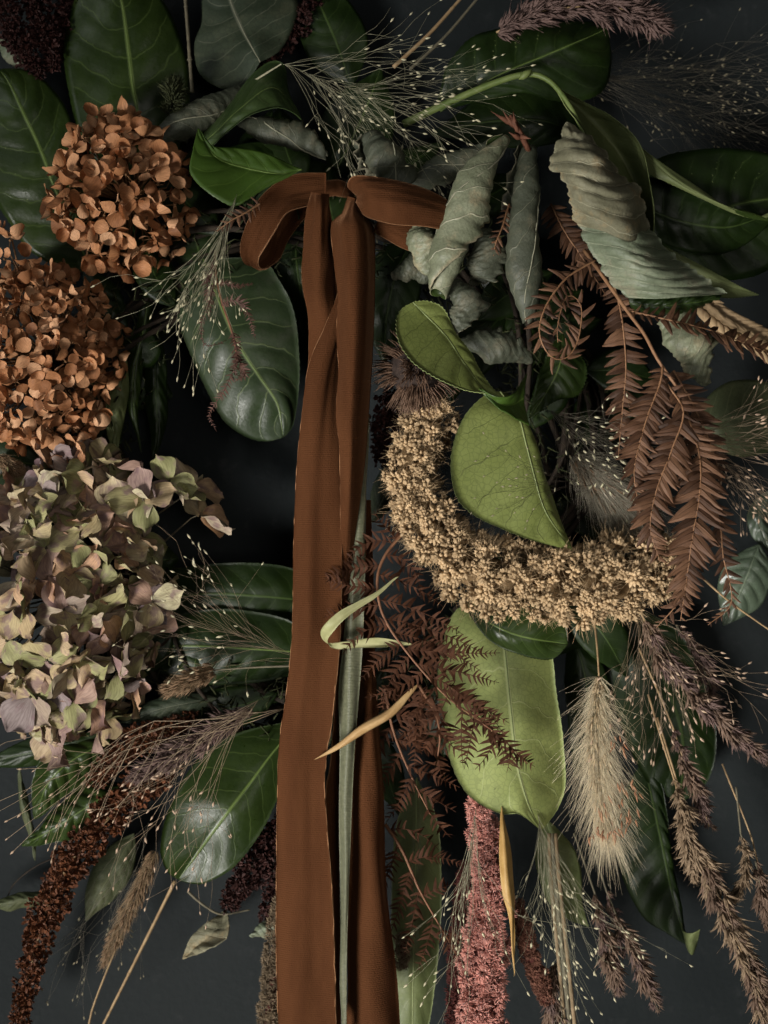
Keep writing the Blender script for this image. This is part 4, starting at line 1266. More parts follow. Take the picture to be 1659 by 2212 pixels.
hydrangea('dense orange brown dried hydrangea head at the left edge, the lower one', (96, 775, 54), (165, 192, 36), 158, 32, op, EYE_O, EYE_O, 22, tilt=.75, inner=.8,
          extra=[(170, 960, 66), (140, 985, 64), (150, 1010, 58), (60, 940, 76), (10, 560, 70), (22, 520, 70), (62, 566, 70), (4, 500, 68), (36, 604, 74), (100, 590, 72)])
hydrangea('faded olive and mauve dried hydrangea head with pointed petals', (150, 1290, 52), (182, 292, 40), 84, 66, mp, EYE_M, EYE_M, 23, tilt=.42, openr=(-.1, .38), inner=.85,
          extra=[(420, 1050, 56), (435, 1110, 52), (365, 1040, 66), (240, 1000, 66), (175, 1020, 62), (330, 1300, 80), (270, 1400, 86), (100, 1560, 70), (60, 1540, 66), (310, 1080, 76)])

# ================================================================== millet
MILLET = mat_plain('millet_grain', (.42, .285, .15), (.58, .42, .245), .6, 350, .25, vary=.45)
MILLET_STEM = mat_plain('millet_core', (.12, .075, .032), (.18, .11, .05), .85, 300, .5)


def millet_cluster(seed):
    rg = np.random.default_rng(seed)
    mb = MB()
    for k in range(30):
        d = unit(rg.normal(0, 1, 3) * np.array([1, 1, .8]) + np.array([0, 0, .55]))
        c = np.array([0, 0, .0016]) + d * np.array([.0032, .0032, .0042]) * rg.uniform(.75, 1.05)
        ll = rg.uniform(.0022, .003)
        mb.spindle(c - d * ll * .4, c + d * ll * .6, ll * .37, 6, (.3, .92, 1, .66, .12))
    for k in range(16):
        d = unit(rg.normal(0, 1, 3) + np.array([0, 0, .7]))
        p = np.array([0, 0, .001])
        e = p + d * rg.uniform(.0065, .0125)
        mb.tube([p, (p + e) / 2 + rg.normal(0, .0005, 3), e], [.00011, .00009, .00004], 3)
    return mb.mesh('millet_cluster', [MILLET])


mc = [millet_cluster(i) for i in range(6)]
tassel('golden tan millet head curving in a thick arc at the centre right',
       [(950, 875, 74), (912, 935, 76), (888, 1015, 78), (912, 1105, 82), (968, 1190, 86), (1060, 1245, 88), (1180, 1262, 88), (1300, 1258, 86), (1390, 1232, 82), (1452, 1196, 76)],
       [40, 48, 50, 58, 66, 73, 80, 82, 73, 46], mc, 285, MILLET_STEM, 31, (.75, 1.25), 'millet_head', 'millet', None, 'grain_cluster', .13, .25)

# ================================================================== prickly seed head
SPINE = mat_plain('spine_brown', (.12, .07, .045), (.21, .13, .085), .6, 300, .2)
pr = thing('prickly_seed_head', 'round dark brown seed head bristling with fine spines beside the ribbon', 'seed head', P(900, 800, 70))
cen = P(898, 798, 84)
part('core', MB().tube([cen + np.array([0, .016, 0]) * x for x in (1, .8, .4, 0, -.4, -.8, -1)], np.array([.02, .6, .92, 1, .92, .6, .02]) * .014, 14), mat_plain('spine_core', (.02, .013, .01), (.04, .026, .02), .9, 300, .4), pr)
mb = MB()
cent = [unit(RNG.normal(0, 1, 3)) for _ in range(120)]
for k in range(1250):
    c = cent[k % 120]
    d = unit(c + RNG.normal(0, .09, 3) + np.array([0, -.12, -.1]))
    L = RNG.uniform(.015, .027)
    p0 = cen + d * .012
    p1 = cen + d * (L * .7) + unit(c) * .002
    p2 = cen + unit(d + np.array([-.03, -.03, -.06])) * L
    mb.tube(catmull([p0, p1, p2], 4), [.0005, .00045, .00036, .00024, .00007], 3)
part('spines', mb, SPINE, pr)['kind'] = 'stuff'

# ================================================================== bracken fern, right
BRACKEN = mat_random('bracken_leaflet', [(0, (.042, .019, .009)), (.5, (.098, .046, .023)), (1, (.18, .093, .05))], .6, .75)
BRACKEN_RIB = mat_plain('bracken_rib', (.19, .095, .045), (.27, .145, .075), .55, 300, .3)
bl = [leaflet_mesh('fern_leaflet', BRACKEN, i, .23 + .018 * i, -.05 + .08 * i) for i in range(5)]
fg = 'brown bracken fronds'
f = thing('fern_frond', 'large rust brown fern frond fanning down over the right end of the millet', 'fern', P(1266, 545, 84), fg)
part('stalk', MB().tube(catmull(PW([(1262, 540, 84), (1307, 603, 92), (1358, 676, 99), (1392, 722, 103), (1420, 775, 105), (1465, 840, 106)]), 24), np.linspace(1.1, .8, 25) * .001, 7), BRACKEN_RIB, f)
frond(f, [(1432, 790, 106), (1425, 830, 108), (1402, 890, 110), (1384, 950, 111), (1370, 1020, 111), (1382, 1110, 110)], [30, 46, 52, 48, 30, 10], 27, bl, BRACKEN_RIB, 1, lean=66)
frond(f, [(1442, 830, 106), (1476, 890, 110), (1452, 970, 112), (1418, 1060, 113), (1405, 1140, 114), (1425, 1210, 112)], [30, 50, 56, 54, 44, 24], 27, bl, BRACKEN_RIB, 2, lean=68)
frond(f, [(1480, 880, 100), (1510, 980, 104), (1512, 1060, 108), (1496, 1160, 110), (1482, 1260, 108), (1470, 1340, 104)], [30, 58, 66, 64, 50, 12], 28, bl, BRACKEN_RIB, 3, lean=64)
frond(f, [(1455, 800, 96), (1500, 880, 96), (1535, 960, 96), (1560, 1040, 94)], [34, 44, 40, 14], 18, bl, BRACKEN_RIB, 4, lean=60)
frond(f, [(1470, 1190, 104), (1480, 1240, 106), (1465, 1300, 106), (1418, 1356, 102)], [34, 40, 30, 8], 13, bl, BRACKEN_RIB, 5, lean=58)
frond(f, [(1530, 1060, 92), (1555, 1130, 94), (1562, 1200, 94), (1580, 1300, 92), (1530, 1350, 92)], [30, 36, 34, 26, 8], 19, bl, BRACKEN_RIB, 6, lean=60)
f = thing('fern_frond', 'dim brown fern blade hanging straight down left of the large frond', 'fern', P(1340, 640, 84), fg)
frond(f, [(1322, 600, 84), (1342, 680, 86), (1352, 790, 86), (1345, 880, 84), (1335, 990, 80)], [30, 42, 46, 40, 12], 28, bl, BRACKEN_RIB, 7, lean=80, lw=1.1)
f = thing('fern_frond', 'brown fern blade stretching right towards the wheat ear', 'fern', P(1358, 672, 98), fg)
frond(f, [(1360, 672, 98), (1440, 690, 102), (1530, 712, 102), (1600, 738, 100), (1690, 775, 96)], [22, 42, 46, 42, 26], 21, bl, BRACKEN_RIB, 8, lean=74, up=(0, -.8, .6))
f = thing('fern_frond', 'brown fern blade curled into a loop below the grey rolled leaves', 'fern', P(1262, 560, 92), fg)
frond(f, [(1290, 560, 90), (1225, 600, 98), (1180, 660, 104), (1165, 720, 106), (1190, 770, 104), (1225, 772, 100), (1250, 730, 98), (1255, 660, 96), (1225, 640, 100), (1205, 700, 104), (1205, 740, 104)],
      [26, 38, 42, 38, 34, 34, 36, 36, 28, 22, 12], 30, bl, BRACKEN_RIB, 9, lean=62)
f = thing('fern_frond', 'small curled brown fern tip between the two rolled leaves', 'fern', P(1090, 440, 88), fg)
frond(f, [(1100, 440, 86), (1085, 490, 92), (1070, 530, 94), (1062, 580, 92)], [14, 24, 24, 8], 12, bl, BRACKEN_RIB, 10, lean=60)
f = thing('fern_frond', 'dark fern blade in the shade behind the silvery ribbed leaf', 'fern', P(1215, 470, 74), fg)
frond(f, [(1190, 440, 72), (1220, 500, 74), (1260, 560, 74), (1310, 640, 72)], [34, 44, 44, 14], 18, bl, BRACKEN_RIB, 11, lean=70)
f = thing('fern_frond', 'little fern tip with few leaflets left of the bow', 'fern', P(560, 440, 96), fg)
frond(f, [(562, 440, 92), (530, 460, 96), (500, 476, 98), (468, 500, 98)], [20, 24, 20, 8], 9, bl, BRACKEN_RIB, 12, lean=70)

# ================================================================== lacy dark fern, centre
LACY = mat_plain('lacy_fern', (.036, .0145, .0075), (.066, .027, .0135), .7, 300, .2, spec=.1)
LACY_RIB = mat_plain('lacy_rib', (.14, .062, .03), (.2, .095, .05), .6, 300, .3)


def lacy(label, axis, plan, seed, teeth=26, lf=26, mat=LACY, name='lacy_fern', droop=.25, hvar=6):
    """plan: list of (position along the axis, angle in degrees in the layout plane, length)"""
    rg = np.random.default_rng(seed)
    C = catmull(np.array(axis, float), 60)
    t = thing(name, label, 'fern', P(*axis[0]), 'lacy dark brown fern')
    part('rachis', MB().tube(PW(C), np.linspace(.95, .35, 61) * .001, 6), LACY_RIB, t)
    for k, (f_, a, ln) in enumerate(plan):
        b = C[int(f_ * 60)]
        a = math.radians(a + rg.normal(0, 3))
        cv = rg.normal(0, .3)
        pts = []
        for j in range(6):
            x = j / 5
            aa = a + cv * x
            pts.append((b[0] + ln * x * math.cos(aa), b[1] + ln * x * math.sin(aa) + droop * ln * x * x * .6, b[2] + rg.uniform(-hvar, hvar) * x - 4 * x * x))
        n = max(6, int(ln / 10.5))
        pinna(t, pts, n, [lf * .8, lf, lf * .85, lf * .6, lf * .25], mat, seed * 50 + k)
    return t


lacy('lacy dark brown fern arching over the ribbon tails below the millet',
     [(872, 1150, 90), (832, 1200, 94), (815, 1255, 98), (828, 1330, 100), (880, 1410, 102), (960, 1500, 102), (1040, 1560, 100), (1100, 1610, 98), (1140, 1650, 96)],
     [(.06, 200, 120), (.10, -10, 110), (.14, 175, 150), (.18, 10, 150), (.22, 185, 120), (.25, 15, 190), (.28, 170, 120), (.32, 10, 220), (.36, 190, 110), (.38, 12, 200), (.42, 150, 110),
      (.44, 10, 210), (.48, 140, 120), (.50, 8, 180), (.54, 130, 130), (.56, 14, 190), (.60, 120, 90), (.62, 5, 160), (.66, 105, 120), (.68, 8, 130), (.72, 100, 110), (.74, 15, 100),
      (.78, 98, 100), (.8, 20, 90), (.85, 95, 80), (.87, 30, 70), (.93, 90, 50), (.95, 40, 45), (.02, -60, 70), (.04, 230, 90)], 3, lf=27)
lacy('lacy fern blade with a curled hook drooping beside the brown tail',
     [(905, 1480, 88), (940, 1540, 92), (950, 1590, 94), (945, 1640, 94)], [(.05, 100, 160), (.3, 60, 90), (.3, 130, 90), (.6, 70, 60), (.6, 120, 60), (.95, 80, 40)], 4, lf=30)
lacy('shadowed lacy fern behind the right brown tail, upper part',
     [(830, 1480, 70), (850, 1580, 72), (890, 1680, 72), (930, 1760, 70)], [(.05, 20, 120), (.1, 110, 110), (.2, 15, 140), (.3, 120, 120), (.4, 10, 130), (.5, 115, 120), (.6, 20, 120), (.7, 110, 100), (.8, 25, 90), (.95, 60, 70)], 5, lf=28)
lacy('lowest lacy fern stem slanting down towards the pink tassel',
     [(832, 1780, 66), (870, 1840, 70), (905, 1920, 72), (950, 2000, 70), (985, 2060, 66)], [(.05, -20, 110), (.15, 95, 140), (.3, -25, 120), (.35, 105, 170), (.5, 100, 130), (.55, -30, 90), (.7, 98, 120), (.8, 80, 90), (.9, -30, 60)], 6, lf=26)
cf = thing('lacy_fern', 'tangled curl of dried fern hanging in front of the long laurel leaf', 'fern', P(470, 560, 88), 'lacy dark brown fern')
part('rachis', MB().tube(catmull(PW([(465, 540, 86), (468, 600, 88), (482, 660, 90), (502, 720, 90), (515, 780, 90)]), 24), .0006, 6), LACY_RIB, cf)
CURL = mat_plain('curled_fern', (.06, .028, .02), (.10, .048, .034), .65, 300, .2)
for k, (pts, lf_) in enumerate([([(470, 610, 90), (490, 612, 94), (510, 618, 94), (548, 612, 90)], 9), ([(478, 660, 90), (500, 650, 95), (525, 655, 96), (540, 690, 94), (552, 732, 90)], 14),
                                ([(465, 600, 88), (450, 660, 92), (435, 700, 92), (440, 742, 90), (465, 745, 92), (490, 735, 90)], 9), ([(502, 715, 90), (512, 760, 96), (505, 800, 98), (525, 820, 96)], 13),
                                ([(515, 780, 90), (500, 810, 94), (480, 850, 92), (460, 880, 88), (452, 900, 84), (468, 932, 80)], 12), ([(510, 770, 90), (522, 790, 96), (530, 810, 94), (505, 822, 94)], 14),
                                ([(462, 560, 88), (448, 610, 86), (455, 660, 84), (450, 690, 82)], 16)]):
    pinna(cf, pts, 24, [lf_, lf_ * 1.1, lf_, lf_ * .6, 4], CURL, 700 + k)

# ================================================================== amaranth, dock, red strands
AM_PINK = mat_plain('amaranth_pink', (.56, .21, .16), (.72, .35, .275), .85, 400, .3, vary=.35, sheen=.3)
AM_RUST = mat_plain('amaranth_rust', (.2, .085, .055), (.28, .13, .085), .85, 400, .3, vary=.4)
AM_BEIGE = mat_plain('amaranth_beige', (.19, .14, .085), (.27, .2, .125), .85, 400, .3, vary=.4)
AM_CORE = mat_plain('amaranth_core', (.07, .018, .014), (.10, .028, .022), .9, 300, .4)
DOCK = mat_plain('dock_rust', (.095, .03, .011), (.165, .058, .022), .6, 350, .3, vary=.5)
DARKRED = mat_plain('dark_red', (.026, .007, .005), (.048, .013, .009), .7, 350, .3, vary=.4)


def fuzzy(name, mat, seed, n=60, r=.0022, l=.0016, w=.00022):
    rg = np.random.default_rng(seed)
    mb = MB()
    for k in range(n):
        d = unit(rg.normal(0, 1, 3) + np.array([0, 0, .6]))
        p = d * r * rg.uniform(.5, .95)
        d = unit(d + rg.normal(0, .3, 3))
        mb.spindle(p, p + d * l * rg.uniform(.7, 1.3), w * rg.uniform(.8, 1.5), 4, (.6, 1, .5, .05))
    return mb.mesh(name, [mat])


def papery(name, mat, seed, n=22, r=.003):
    rg = np.random.default_rng(seed)
    mb = MB()
    for k in range(n):
        d = unit(rg.normal(0, 1, 3) + np.array([0, 0, .3]))
        p = d * r * rg.uniform(.3, 1)
        a = unit(d + rg.normal(0, .4, 3))
        b = unit(np.cross(a, rg.normal(0, 1, 3)))
        s = rg.uniform(.0012, .002)
        for q in range(3):
            an = q * 2.094
            bb = b * math.cos(an) + np.cross(a, b) * math.sin(an)
            mb.add([p, p + a * s * .5 + bb * s * .55, p + a * s * 1.25 + bb * s * .3, p + a * s * 1.3], [(0, 1, 2, 3)])
    return mb.mesh(name, [mat], smooth=False)


pk = [fuzzy('amaranth_tuft', AM_PINK, i) for i in range(4)]
tassel('thick dusty pink amaranth tassel hanging right of the ribbon', [(1035, 1700, 66), (1045, 1800, 72), (1056, 1900, 76), (1052, 2000, 78), (1045, 2110, 78), (1040, 2260, 76)],
       [22, 28, 34, 40, 44, 46], pk, 290, AM_CORE, 41, (1.0, 1.7), bump=.22, group='amaranth tassels', pn='flower_cluster', core_r=.75)
rs = [fuzzy('amaranth_tuft', AM_RUST, 10 + i, 50, .0018, .0013) for i in range(3)]
tassel('thin rust amaranth finger slanting right of the pink tassel', [(1112, 1950, 62), (1130, 2010, 64), (1155, 2090, 64), (1182, 2165, 62)], [15, 19, 20, 13], rs, 130, AM_CORE, 42, (.7, 1.1), group='amaranth tassels', core_r=.75)
tassel('dark narrow amaranth strand left against the pink tassel', [(1006, 1860, 54), (1000, 1940, 54), (996, 2020, 54), (990, 2120, 54), (988, 2250, 54)], [8, 14, 18, 20, 20], [fuzzy('amaranth_tuft', AM_CORE, 20 + i, 50) for i in range(2)], 150, AM_CORE, 43, (.9, 1.3), group='amaranth tassels')
bg = [fuzzy('amaranth_tuft', AM_BEIGE, 30 + i, 55) for i in range(3)]
tassel('fuzzy beige tassel showing along the left edge of the wide velvet tail', [(602, 1940, 48), (600, 2040, 50), (590, 2130, 50), (584, 2260, 50)], [12, 22, 26, 28], bg, 120, AM_CORE, 44, (.9, 1.3), group='amaranth tassels')
tassel('small beige tassel end peeking out right of the brown tail', [(862, 2020, 52), (872, 2050, 54), (866, 2090, 52)], [10, 14, 8], bg, 26, AM_CORE, 45, (.7, .9), group='amaranth tassels')
dk = [papery('dock_seeds', DOCK, i) for i in range(5)]
tassel('long rust brown dock seed head drooping to the lower left corner', [(400, 1600, 56), (330, 1680, 58), (262, 1740, 58), (195, 1810, 56), (135, 1890, 52), (95, 1985, 46), (70, 2080, 40), (40, 2220, 34)],
       [16, 27, 31, 31, 29, 23, 17, 12], dk, 210, STEM_TAN, 51, (.9, 1.5), 'dock_seed_head', 'seed head', 'rust dock heads', 'seed_cluster', .3, .25, core_r=.12, frontal=False)
tassel('short rust dock branch under the mauve plume', [(420, 1560, 50), (340, 1588, 54), (265, 1620, 54), (205, 1690, 50)], [14, 26, 24, 16], dk, 80, STEM_TAN, 52, (.8, 1.3), 'dock_seed_head', 'seed head', 'rust dock heads', 'seed_cluster', .3, .25, core_r=.12, frontal=False)
dr = [papery('dark_red_seeds', DARKRED, 20 + i, 26, .0034) for i in range(3)]
for lb, ax, rd, nn in [('dark red seed strand at the top left corner, nearest the left edge', [(-5, -20, 30), (25, 60, 34), (60, 120, 34), (92, 162, 30)], [20, 20, 16, 8], 46),
                       ('dark red seed strand hanging straight between the corner and the upright laurel leaf', [(70, -20, 28), (90, 50, 30), (112, 110, 30), (108, 150, 28)], [24, 24, 20, 8], 46),
                       ('short dark red strand against the left rim of the upright laurel leaf', [(160, -20, 20), (138, 40, 22), (136, 80, 22), (128, 130, 20)], [14, 14, 12, 6], 30),
                       ('dark red strand running diagonally behind the matte veined leaf at the top', [(690, -30, 22), (650, 40, 26), (600, 100, 28), (520, 180, 30)], [16, 16, 14, 10], 44),
                       ('dark red bunch in shade left of the ribbon near the bottom', [(600, 1790, 30), (560, 1850, 32), (520, 1910, 30), (490, 1960, 26)], [30, 34, 26, 14], 70),
                       ('dark red strand close along the wide velvet tail, above the beige tassel', [(610, 1760, 40), (596, 1840, 40), (590, 1930, 38), (575, 1985, 34)], [18, 22, 20, 8], 44),
                       ('dark red strand below the prickly seed head', [(850, 850, 50), (835, 930, 52), (830, 1000, 50)], [20, 24, 12], 34)]:
    tassel(lb, ax, rd, dr, nn, TWIG, RNG.integers(1e6), (.8, 1.4), 'red_seed_strand', 'seed strand', 'dark red seed strands', 'seed_cluster', .35, .25, core_r=.15, frontal=False)

# ================================================================== grass heads and plumes
HAIR_CREAM = mat_plain('hair_cream', (.68, .57, .38), (.78, .68, .48), .6, 300, 0, spec=.3)
HAIR_GREY = mat_plain('hair_grey', (.30, .27, .2), (.4, .36, .28), .6, 300, 0, spec=.3)
HAIR_TAN = mat_plain('hair_tan', (.24, .165, .09), (.33, .23, .13), .7, 300, 0)
HAIR_BROWN = mat_plain('hair_brown', (.16, .105, .055), (.24, .16, .09), .7, 300, 0)
CORE_STRAW = mat_plain('core_straw', (.38, .28, .165), (.48, .37, .23), .7, 300, .2)
CORE_RUST = mat_plain('core_rust', (.26, .12, .06), (.38, .2, .11), .7, 300, .2)
CORE_BROWN = mat_plain('core_brown', (.14, .085, .045), (.2, .125, .07), .7, 300, .2)
hair_plume('cream fountain grass plume with long silky hairs hanging at lower right', [(1294, 1462, 76), (1290, 1530, 80), (1292, 1630, 82), (1302, 1730, 82), (1316, 1820, 78)],
           [6, 26, 32, 32, 18], [58, 84, 96, 92, 76], 1900, HAIR_CREAM, CORE_STRAW, STEM_TAN, 61, (15, 88), r=.085, curve=.25, tail=[(1284, 1340, 60), (1290, 1400, 70)])
husk = MB()
rgh = np.random.default_rng(9)
for k in range(60):
    x, y = rgh.choice([(1335, 1600), (1355, 1700), (1310, 1740), (1350, 1760), (1330, 1790), (1290, 1790)], axis=0) + rgh.normal(0, 13, 2)
    p = P(x, y, rgh.uniform(84, 95))
    d = unit(np.array([rgh.normal(.1, .4), rgh.normal(-.2, .3), -1.]))
    husk.spindle(p, p + d * rgh.uniform(.003, .006), .0006, 4, (.2, 1, .7, .1))
part('husks', husk, CORE_RUST, bpy.data.objects['fluffy_plume'])['kind'] = 'stuff'
hair_plume('hazy grey grass plume between the light leaf and the large fern', [(1240, 985, 62), (1290, 1040, 66), (1340, 1100, 66), (1390, 1175, 62)], [20, 50, 50, 34], [60, 95, 95, 70], 2200, HAIR_GREY, CORE_BROWN, STEM_GREY, 62, (25, 65), r=.085)
hair_plume('tan bunny tail at the left edge above the mauve hydrangea', [(0, 985, 50), (28, 1015, 54), (62, 1050, 52)], [12, 30, 14], [16, 24, 16], 1300, HAIR_TAN, CORE_BROWN, STEM_TAN, 63, (15, 60), r=.09, name='bunny_tail', group='bunny tails', tail=[(150, 1110, 44), (100, 1080, 48)])
hair_plume('brown bunny tail lying left of the ribbon above the arching stems', [(462, 1448, 74), (420, 1466, 78), (362, 1490, 76)], [20, 27, 16], [14, 20, 16], 1500, HAIR_BROWN, CORE_BROWN, STEM_GREY, 64, (15, 60), r=.1, name='bunny_tail', group='bunny tails', tail=[(640, 1438, 70), (540, 1442, 72)])
hair_plume('blurred straw coloured foxtail hanging in front of the lower left wall', [(336, 1840, 44), (302, 1920, 46), (262, 2000, 44), (226, 2078, 38)], [16, 24, 22, 12], [22, 28, 26, 20], 1300, HAIR_TAN, CORE_BROWN, STEM_TAN, 65, (15, 45), r=.09, name='foxtail_grass', group='bunny tails', tail=[(190, 2230, 32), (210, 2150, 36)])

T_BROWN = mat_plain('spikelet_brown', (.14, .088, .06), (.22, .145, .10), .65, 300, .2, vary=.4)
T_MAUVE = mat_plain('spikelet_mauve', (.11, .068, .058), (.175, .113, .095), .65, 300, .2, vary=.35)
T_STRAW = mat_plain('spikelet_straw', (.21, .145, .088), (.3, .215, .135), .65, 300, .2, vary=.3)
tb = [spikelet_tuft('spikelet_tuft_brown', T_BROWN, seed=i) for i in range(3)]
tm = [spikelet_tuft('spikelet_tuft_mauve', T_MAUVE, 16, .0055, .0006, seed=10 + i) for i in range(3)]
ts = [spikelet_tuft('spikelet_tuft_straw', T_STRAW, seed=20 + i) for i in range(3)]
tmix = [tb[0], tm[0], tb[1], tm[1]]
panicle('mauve feathery grass head along the top edge, right of centre', [(1072, 70, 62), (1150, 30, 66), (1240, 15, 66), (1340, 18, 64), (1442, 62, 58)], [20, 34, 44, 40, 8], tm, STEM_TAN, 110, 71, lean=.55, scale=(.9, 1.3))
panicle('mauve feathery grass head lying at lower left over the dock', [(545, 1530, 72), (470, 1575, 76), (380, 1630, 76), (284, 1688, 70)], [14, 30, 36, 8], tm, STEM_TAN, 85, 72, lean=.45)
panicle('dark brown grass head slanting to the right edge beside the plume', [(1392, 1340, 76), (1440, 1430, 80), (1510, 1510, 80), (1580, 1575, 76), (1662, 1645, 70)], [18, 30, 30, 22, 8], tmix, STEM_TAN, 92, 73, lean=.4, tail=[(1360, 1270, 66)])
panicle('short dark grass head side branch above the long brown one', [(1460, 1350, 70), (1500, 1410, 72), (1530, 1470, 72), (1545, 1520, 70)], [10, 20, 20, 8], tmix, STEM_GREY, 34, 74, lean=.4)
panicle('mauve grass head beside the cream plume, right', [(1455, 1575, 66), (1480, 1650, 70), (1510, 1720, 70), (1532, 1785, 66)], [8, 20, 22, 8], tmix, STEM_TAN, 46, 75, lean=.4, tail=[(1380, 1400, 70), (1420, 1490, 68)])
panicle('straw brown grass head hanging right of the plume tip', [(1455, 1680, 72), (1475, 1750, 76), (1490, 1820, 76), (1500, 1895, 70)], [8, 26, 26, 8], ts, STEM_TAN, 52, 76, lean=.35, tail=[(1400, 1500, 70), (1430, 1600, 72)])
panicle('longest brown grass head reaching the lower right corner', [(1505, 1825, 70), (1545, 1920, 74), (1590, 2030, 74), (1630, 2120, 72), (1672, 2235, 68)], [14, 34, 32, 28, 14], [ts[0], tb[0], tb[1], ts[1]], STEM_TAN, 112, 77, lean=.38, tail=[(1420, 1550, 66), (1460, 1680, 68)])
panicle('dark grass head half cut by the right edge', [(1632, 1860, 66), (1645, 1930, 68), (1655, 2000, 66)], [10, 22, 8], tb, STEM_GREY, 30, 78, lean=.35)
panicle('small grass head branching right from the longest one', [(1600, 1800, 64), (1612, 1850, 66), (1605, 1900, 68), (1590, 1945, 68)], [8, 16, 18, 8], ts, STEM_GREY, 28, 79, lean=.35, tail=[(1590, 1700, 60)])
panicle('dark mauve grass head at the bottom, left of a pair', [(1285, 1930, 60), (1300, 2000, 64), (1318, 2070, 64), (1338, 2145, 60)], [8, 20, 22, 8], tmix, STEM_GREY, 50, 80, lean=.38, tail=[(1240, 1800, 56)])
panicle('dark mauve grass head at the bottom, right of a pair', [(1310, 1925, 58), (1345, 2010, 62), (1380, 2090, 62), (1422, 2182, 58)], [8, 22, 22, 8], tmix, STEM_GREY, 58, 81, lean=.38, tail=[(1280, 1830, 54)])
panicle('grass head at the bottom edge between thin rust tassel and tan stems', [(1200, 2080, 56), (1190, 2140, 58), (1205, 2230, 56)], [14, 26, 22], tmix, STEM_GREY, 40, 82, lean=.35)
panicle('small mossy seed tuft above the upper orange hydrangea', [(365, 250, 58), (372, 215, 62), (378, 180, 60)], [20, 26, 14], [spikelet_tuft('moss_tuft', MOSS, 20, .005, .0005, .8, 0, 40)], MOSS, 30, 83, lean=.8, name='moss_tuft', cat='moss', group=None, pn='moss_sprig')

# wheat ear: two rows of plump grains
WHEAT = mat_plain('wheat_grain', (.30, .2, .105), (.42, .3, .17), .6, 250, .5, vary=.25)
we = thing('wheat_ear', 'pale wheat ear with plump braided grains at the right edge', 'wheat', P(1515, 655, 84))
WC = catmull(PW([(1512, 652, 84), (1560, 690, 88), (1620, 725, 88), (1700, 775, 84)]), 40)
WT = unit(np.gradient(WC, axis=0))
part('stem', MB().tube(WC, .0009, 6), STEM_TAN, we)
wg = MB().spindle((0, 0, 0), (0, 0, 1), .2, 7, (.25, .8, 1, .85, .45, .06)).mesh('wheat_grain', [WHEAT])
for k in range(13):
    i = int(k * 39 / 13)
    for s in (-1, 0, 1):
        b = np.cross(np.array([0, -1., 0]), WT[i]) * s
        d = unit(WT[i] + b * .55 + np.array([0, -.35 if s == 0 else -.1, 0]))
        link('grain', wg, we, WC[i] + b * .002 + np.array([0, -.0015, 0]) * (s == 0), qdir(d), .0115 * RNG.uniform(.9, 1.1))

# ================================================================== bare stems and blades
stem_thing('thicker pale bare stem at the top centre running up right', [(850, 145, 66), (930, 70, 64), (1010, -20, 58)], 1.1, .9, STEM_TAN, seed=1)
stem_thing('grey bare stem right beside the pale one at the top', [(885, 150, 56), (965, 75, 54), (1045, -20, 48)], .9, .7, STEM_GREY, seed=2)
stem_thing('tall dry stem right of the upright laurel leaf at the top', [(415, 200, 34), (408, 100, 34), (402, 20, 32), (398, -30, 30)], 1.1, .9, STEM_GREY, seed=3, nodes=2)
stem_thing('cut tan straw pointing down at lower left, end resting by the big laurel leaf', [(378, 1903, 46), (320, 2020, 44), (265, 2130, 42), (212, 2235, 40)], 1.0, .8, STEM_TAN, seed=4, nodes=1)
stem_thing('brown twig curving under the big laurel leaf at lower left', [(405, 1925, 28), (440, 1955, 28), (480, 1975, 26), (540, 1965, 26)], .8, .5, STEM_GREY, seed=5)
stem_thing('dark twig at the far lower left crossing to the wall', [(150, 1840, 26), (80, 1870, 26), (30, 1910, 20), (12, 1950, 12)], .5, .3, TWIG, seed=6)
for k in range(3):
    stem_thing(['flat tan straw hanging at the bottom, left of three beside the thin rust tassel', 'flat tan straw hanging at the bottom, middle of three', 'flat tan straw hanging at the bottom, right of three'][k],
               [(1186 + k * 7, 1800, 58), (1190 + k * 9, 1900, 60 + k), (1205 + k * 10, 2060, 60 + k), (1222 + k * 11, 2240, 58)], 1.1, 1.2, STEM_GREY if k == 1 else mat_plain('straw_dull', (.2, .14, .075), (.28, .2, .115), .7, 200, .6) if k == 0 else bpy.data.materials['straw_dull'], seed=7 + k)
stem_thing('thin brown stem leaning across the right edge below the fern', [(1470, 1330 - 130, 84), (1530, 1260, 88), (1590, 1310, 86), (1690, 1380, 80)], .7, .4, STEM_TAN, seed=12, nodes=3)
stem_thing('long thin stem bowing to the right edge near the bottom', [(1560, 1650, 60), (1620, 1800, 62), (1640, 1870, 62), (1690, 1960, 60)], .5, .4, STEM_TAN, seed=13)
BLADE_Y = mat_plain('blade_yellow', (.34, .2, .06), (.44, .28, .1), .55, 120, .2)
BLADE_G = mat_plain('blade_green', (.27, .27, .12), (.36, .35, .18), .55, 120, .2)
BLADE_T = mat_plain('blade_tan', (.36, .22, .09), (.45, .3, .14), .6, 120, .2)
blade('folded yellow-green grass blade looping across the sage ribbon',
      [[(850, 1250, 106), (810, 1280, 108), (770, 1302, 110), (735, 1320, 112), (704, 1346, 112), (692, 1368, 106), (706, 1388, 100), (750, 1385, 98), (820, 1378, 98)],
       [(862, 1245, 106), (812, 1284, 109), (772, 1308, 111), (738, 1330, 113), (712, 1356, 112), (700, 1376, 104), (716, 1394, 98), (760, 1392, 97), (900, 1392, 96)],
       [(852, 1252, 106), (814, 1289, 108), (774, 1316, 110), (742, 1340, 112), (720, 1364, 110), (708, 1384, 102), (724, 1402, 97), (765, 1400, 97), (830, 1398, 97)]], BLADE_G, BLADE_G, n=60, seed=1)
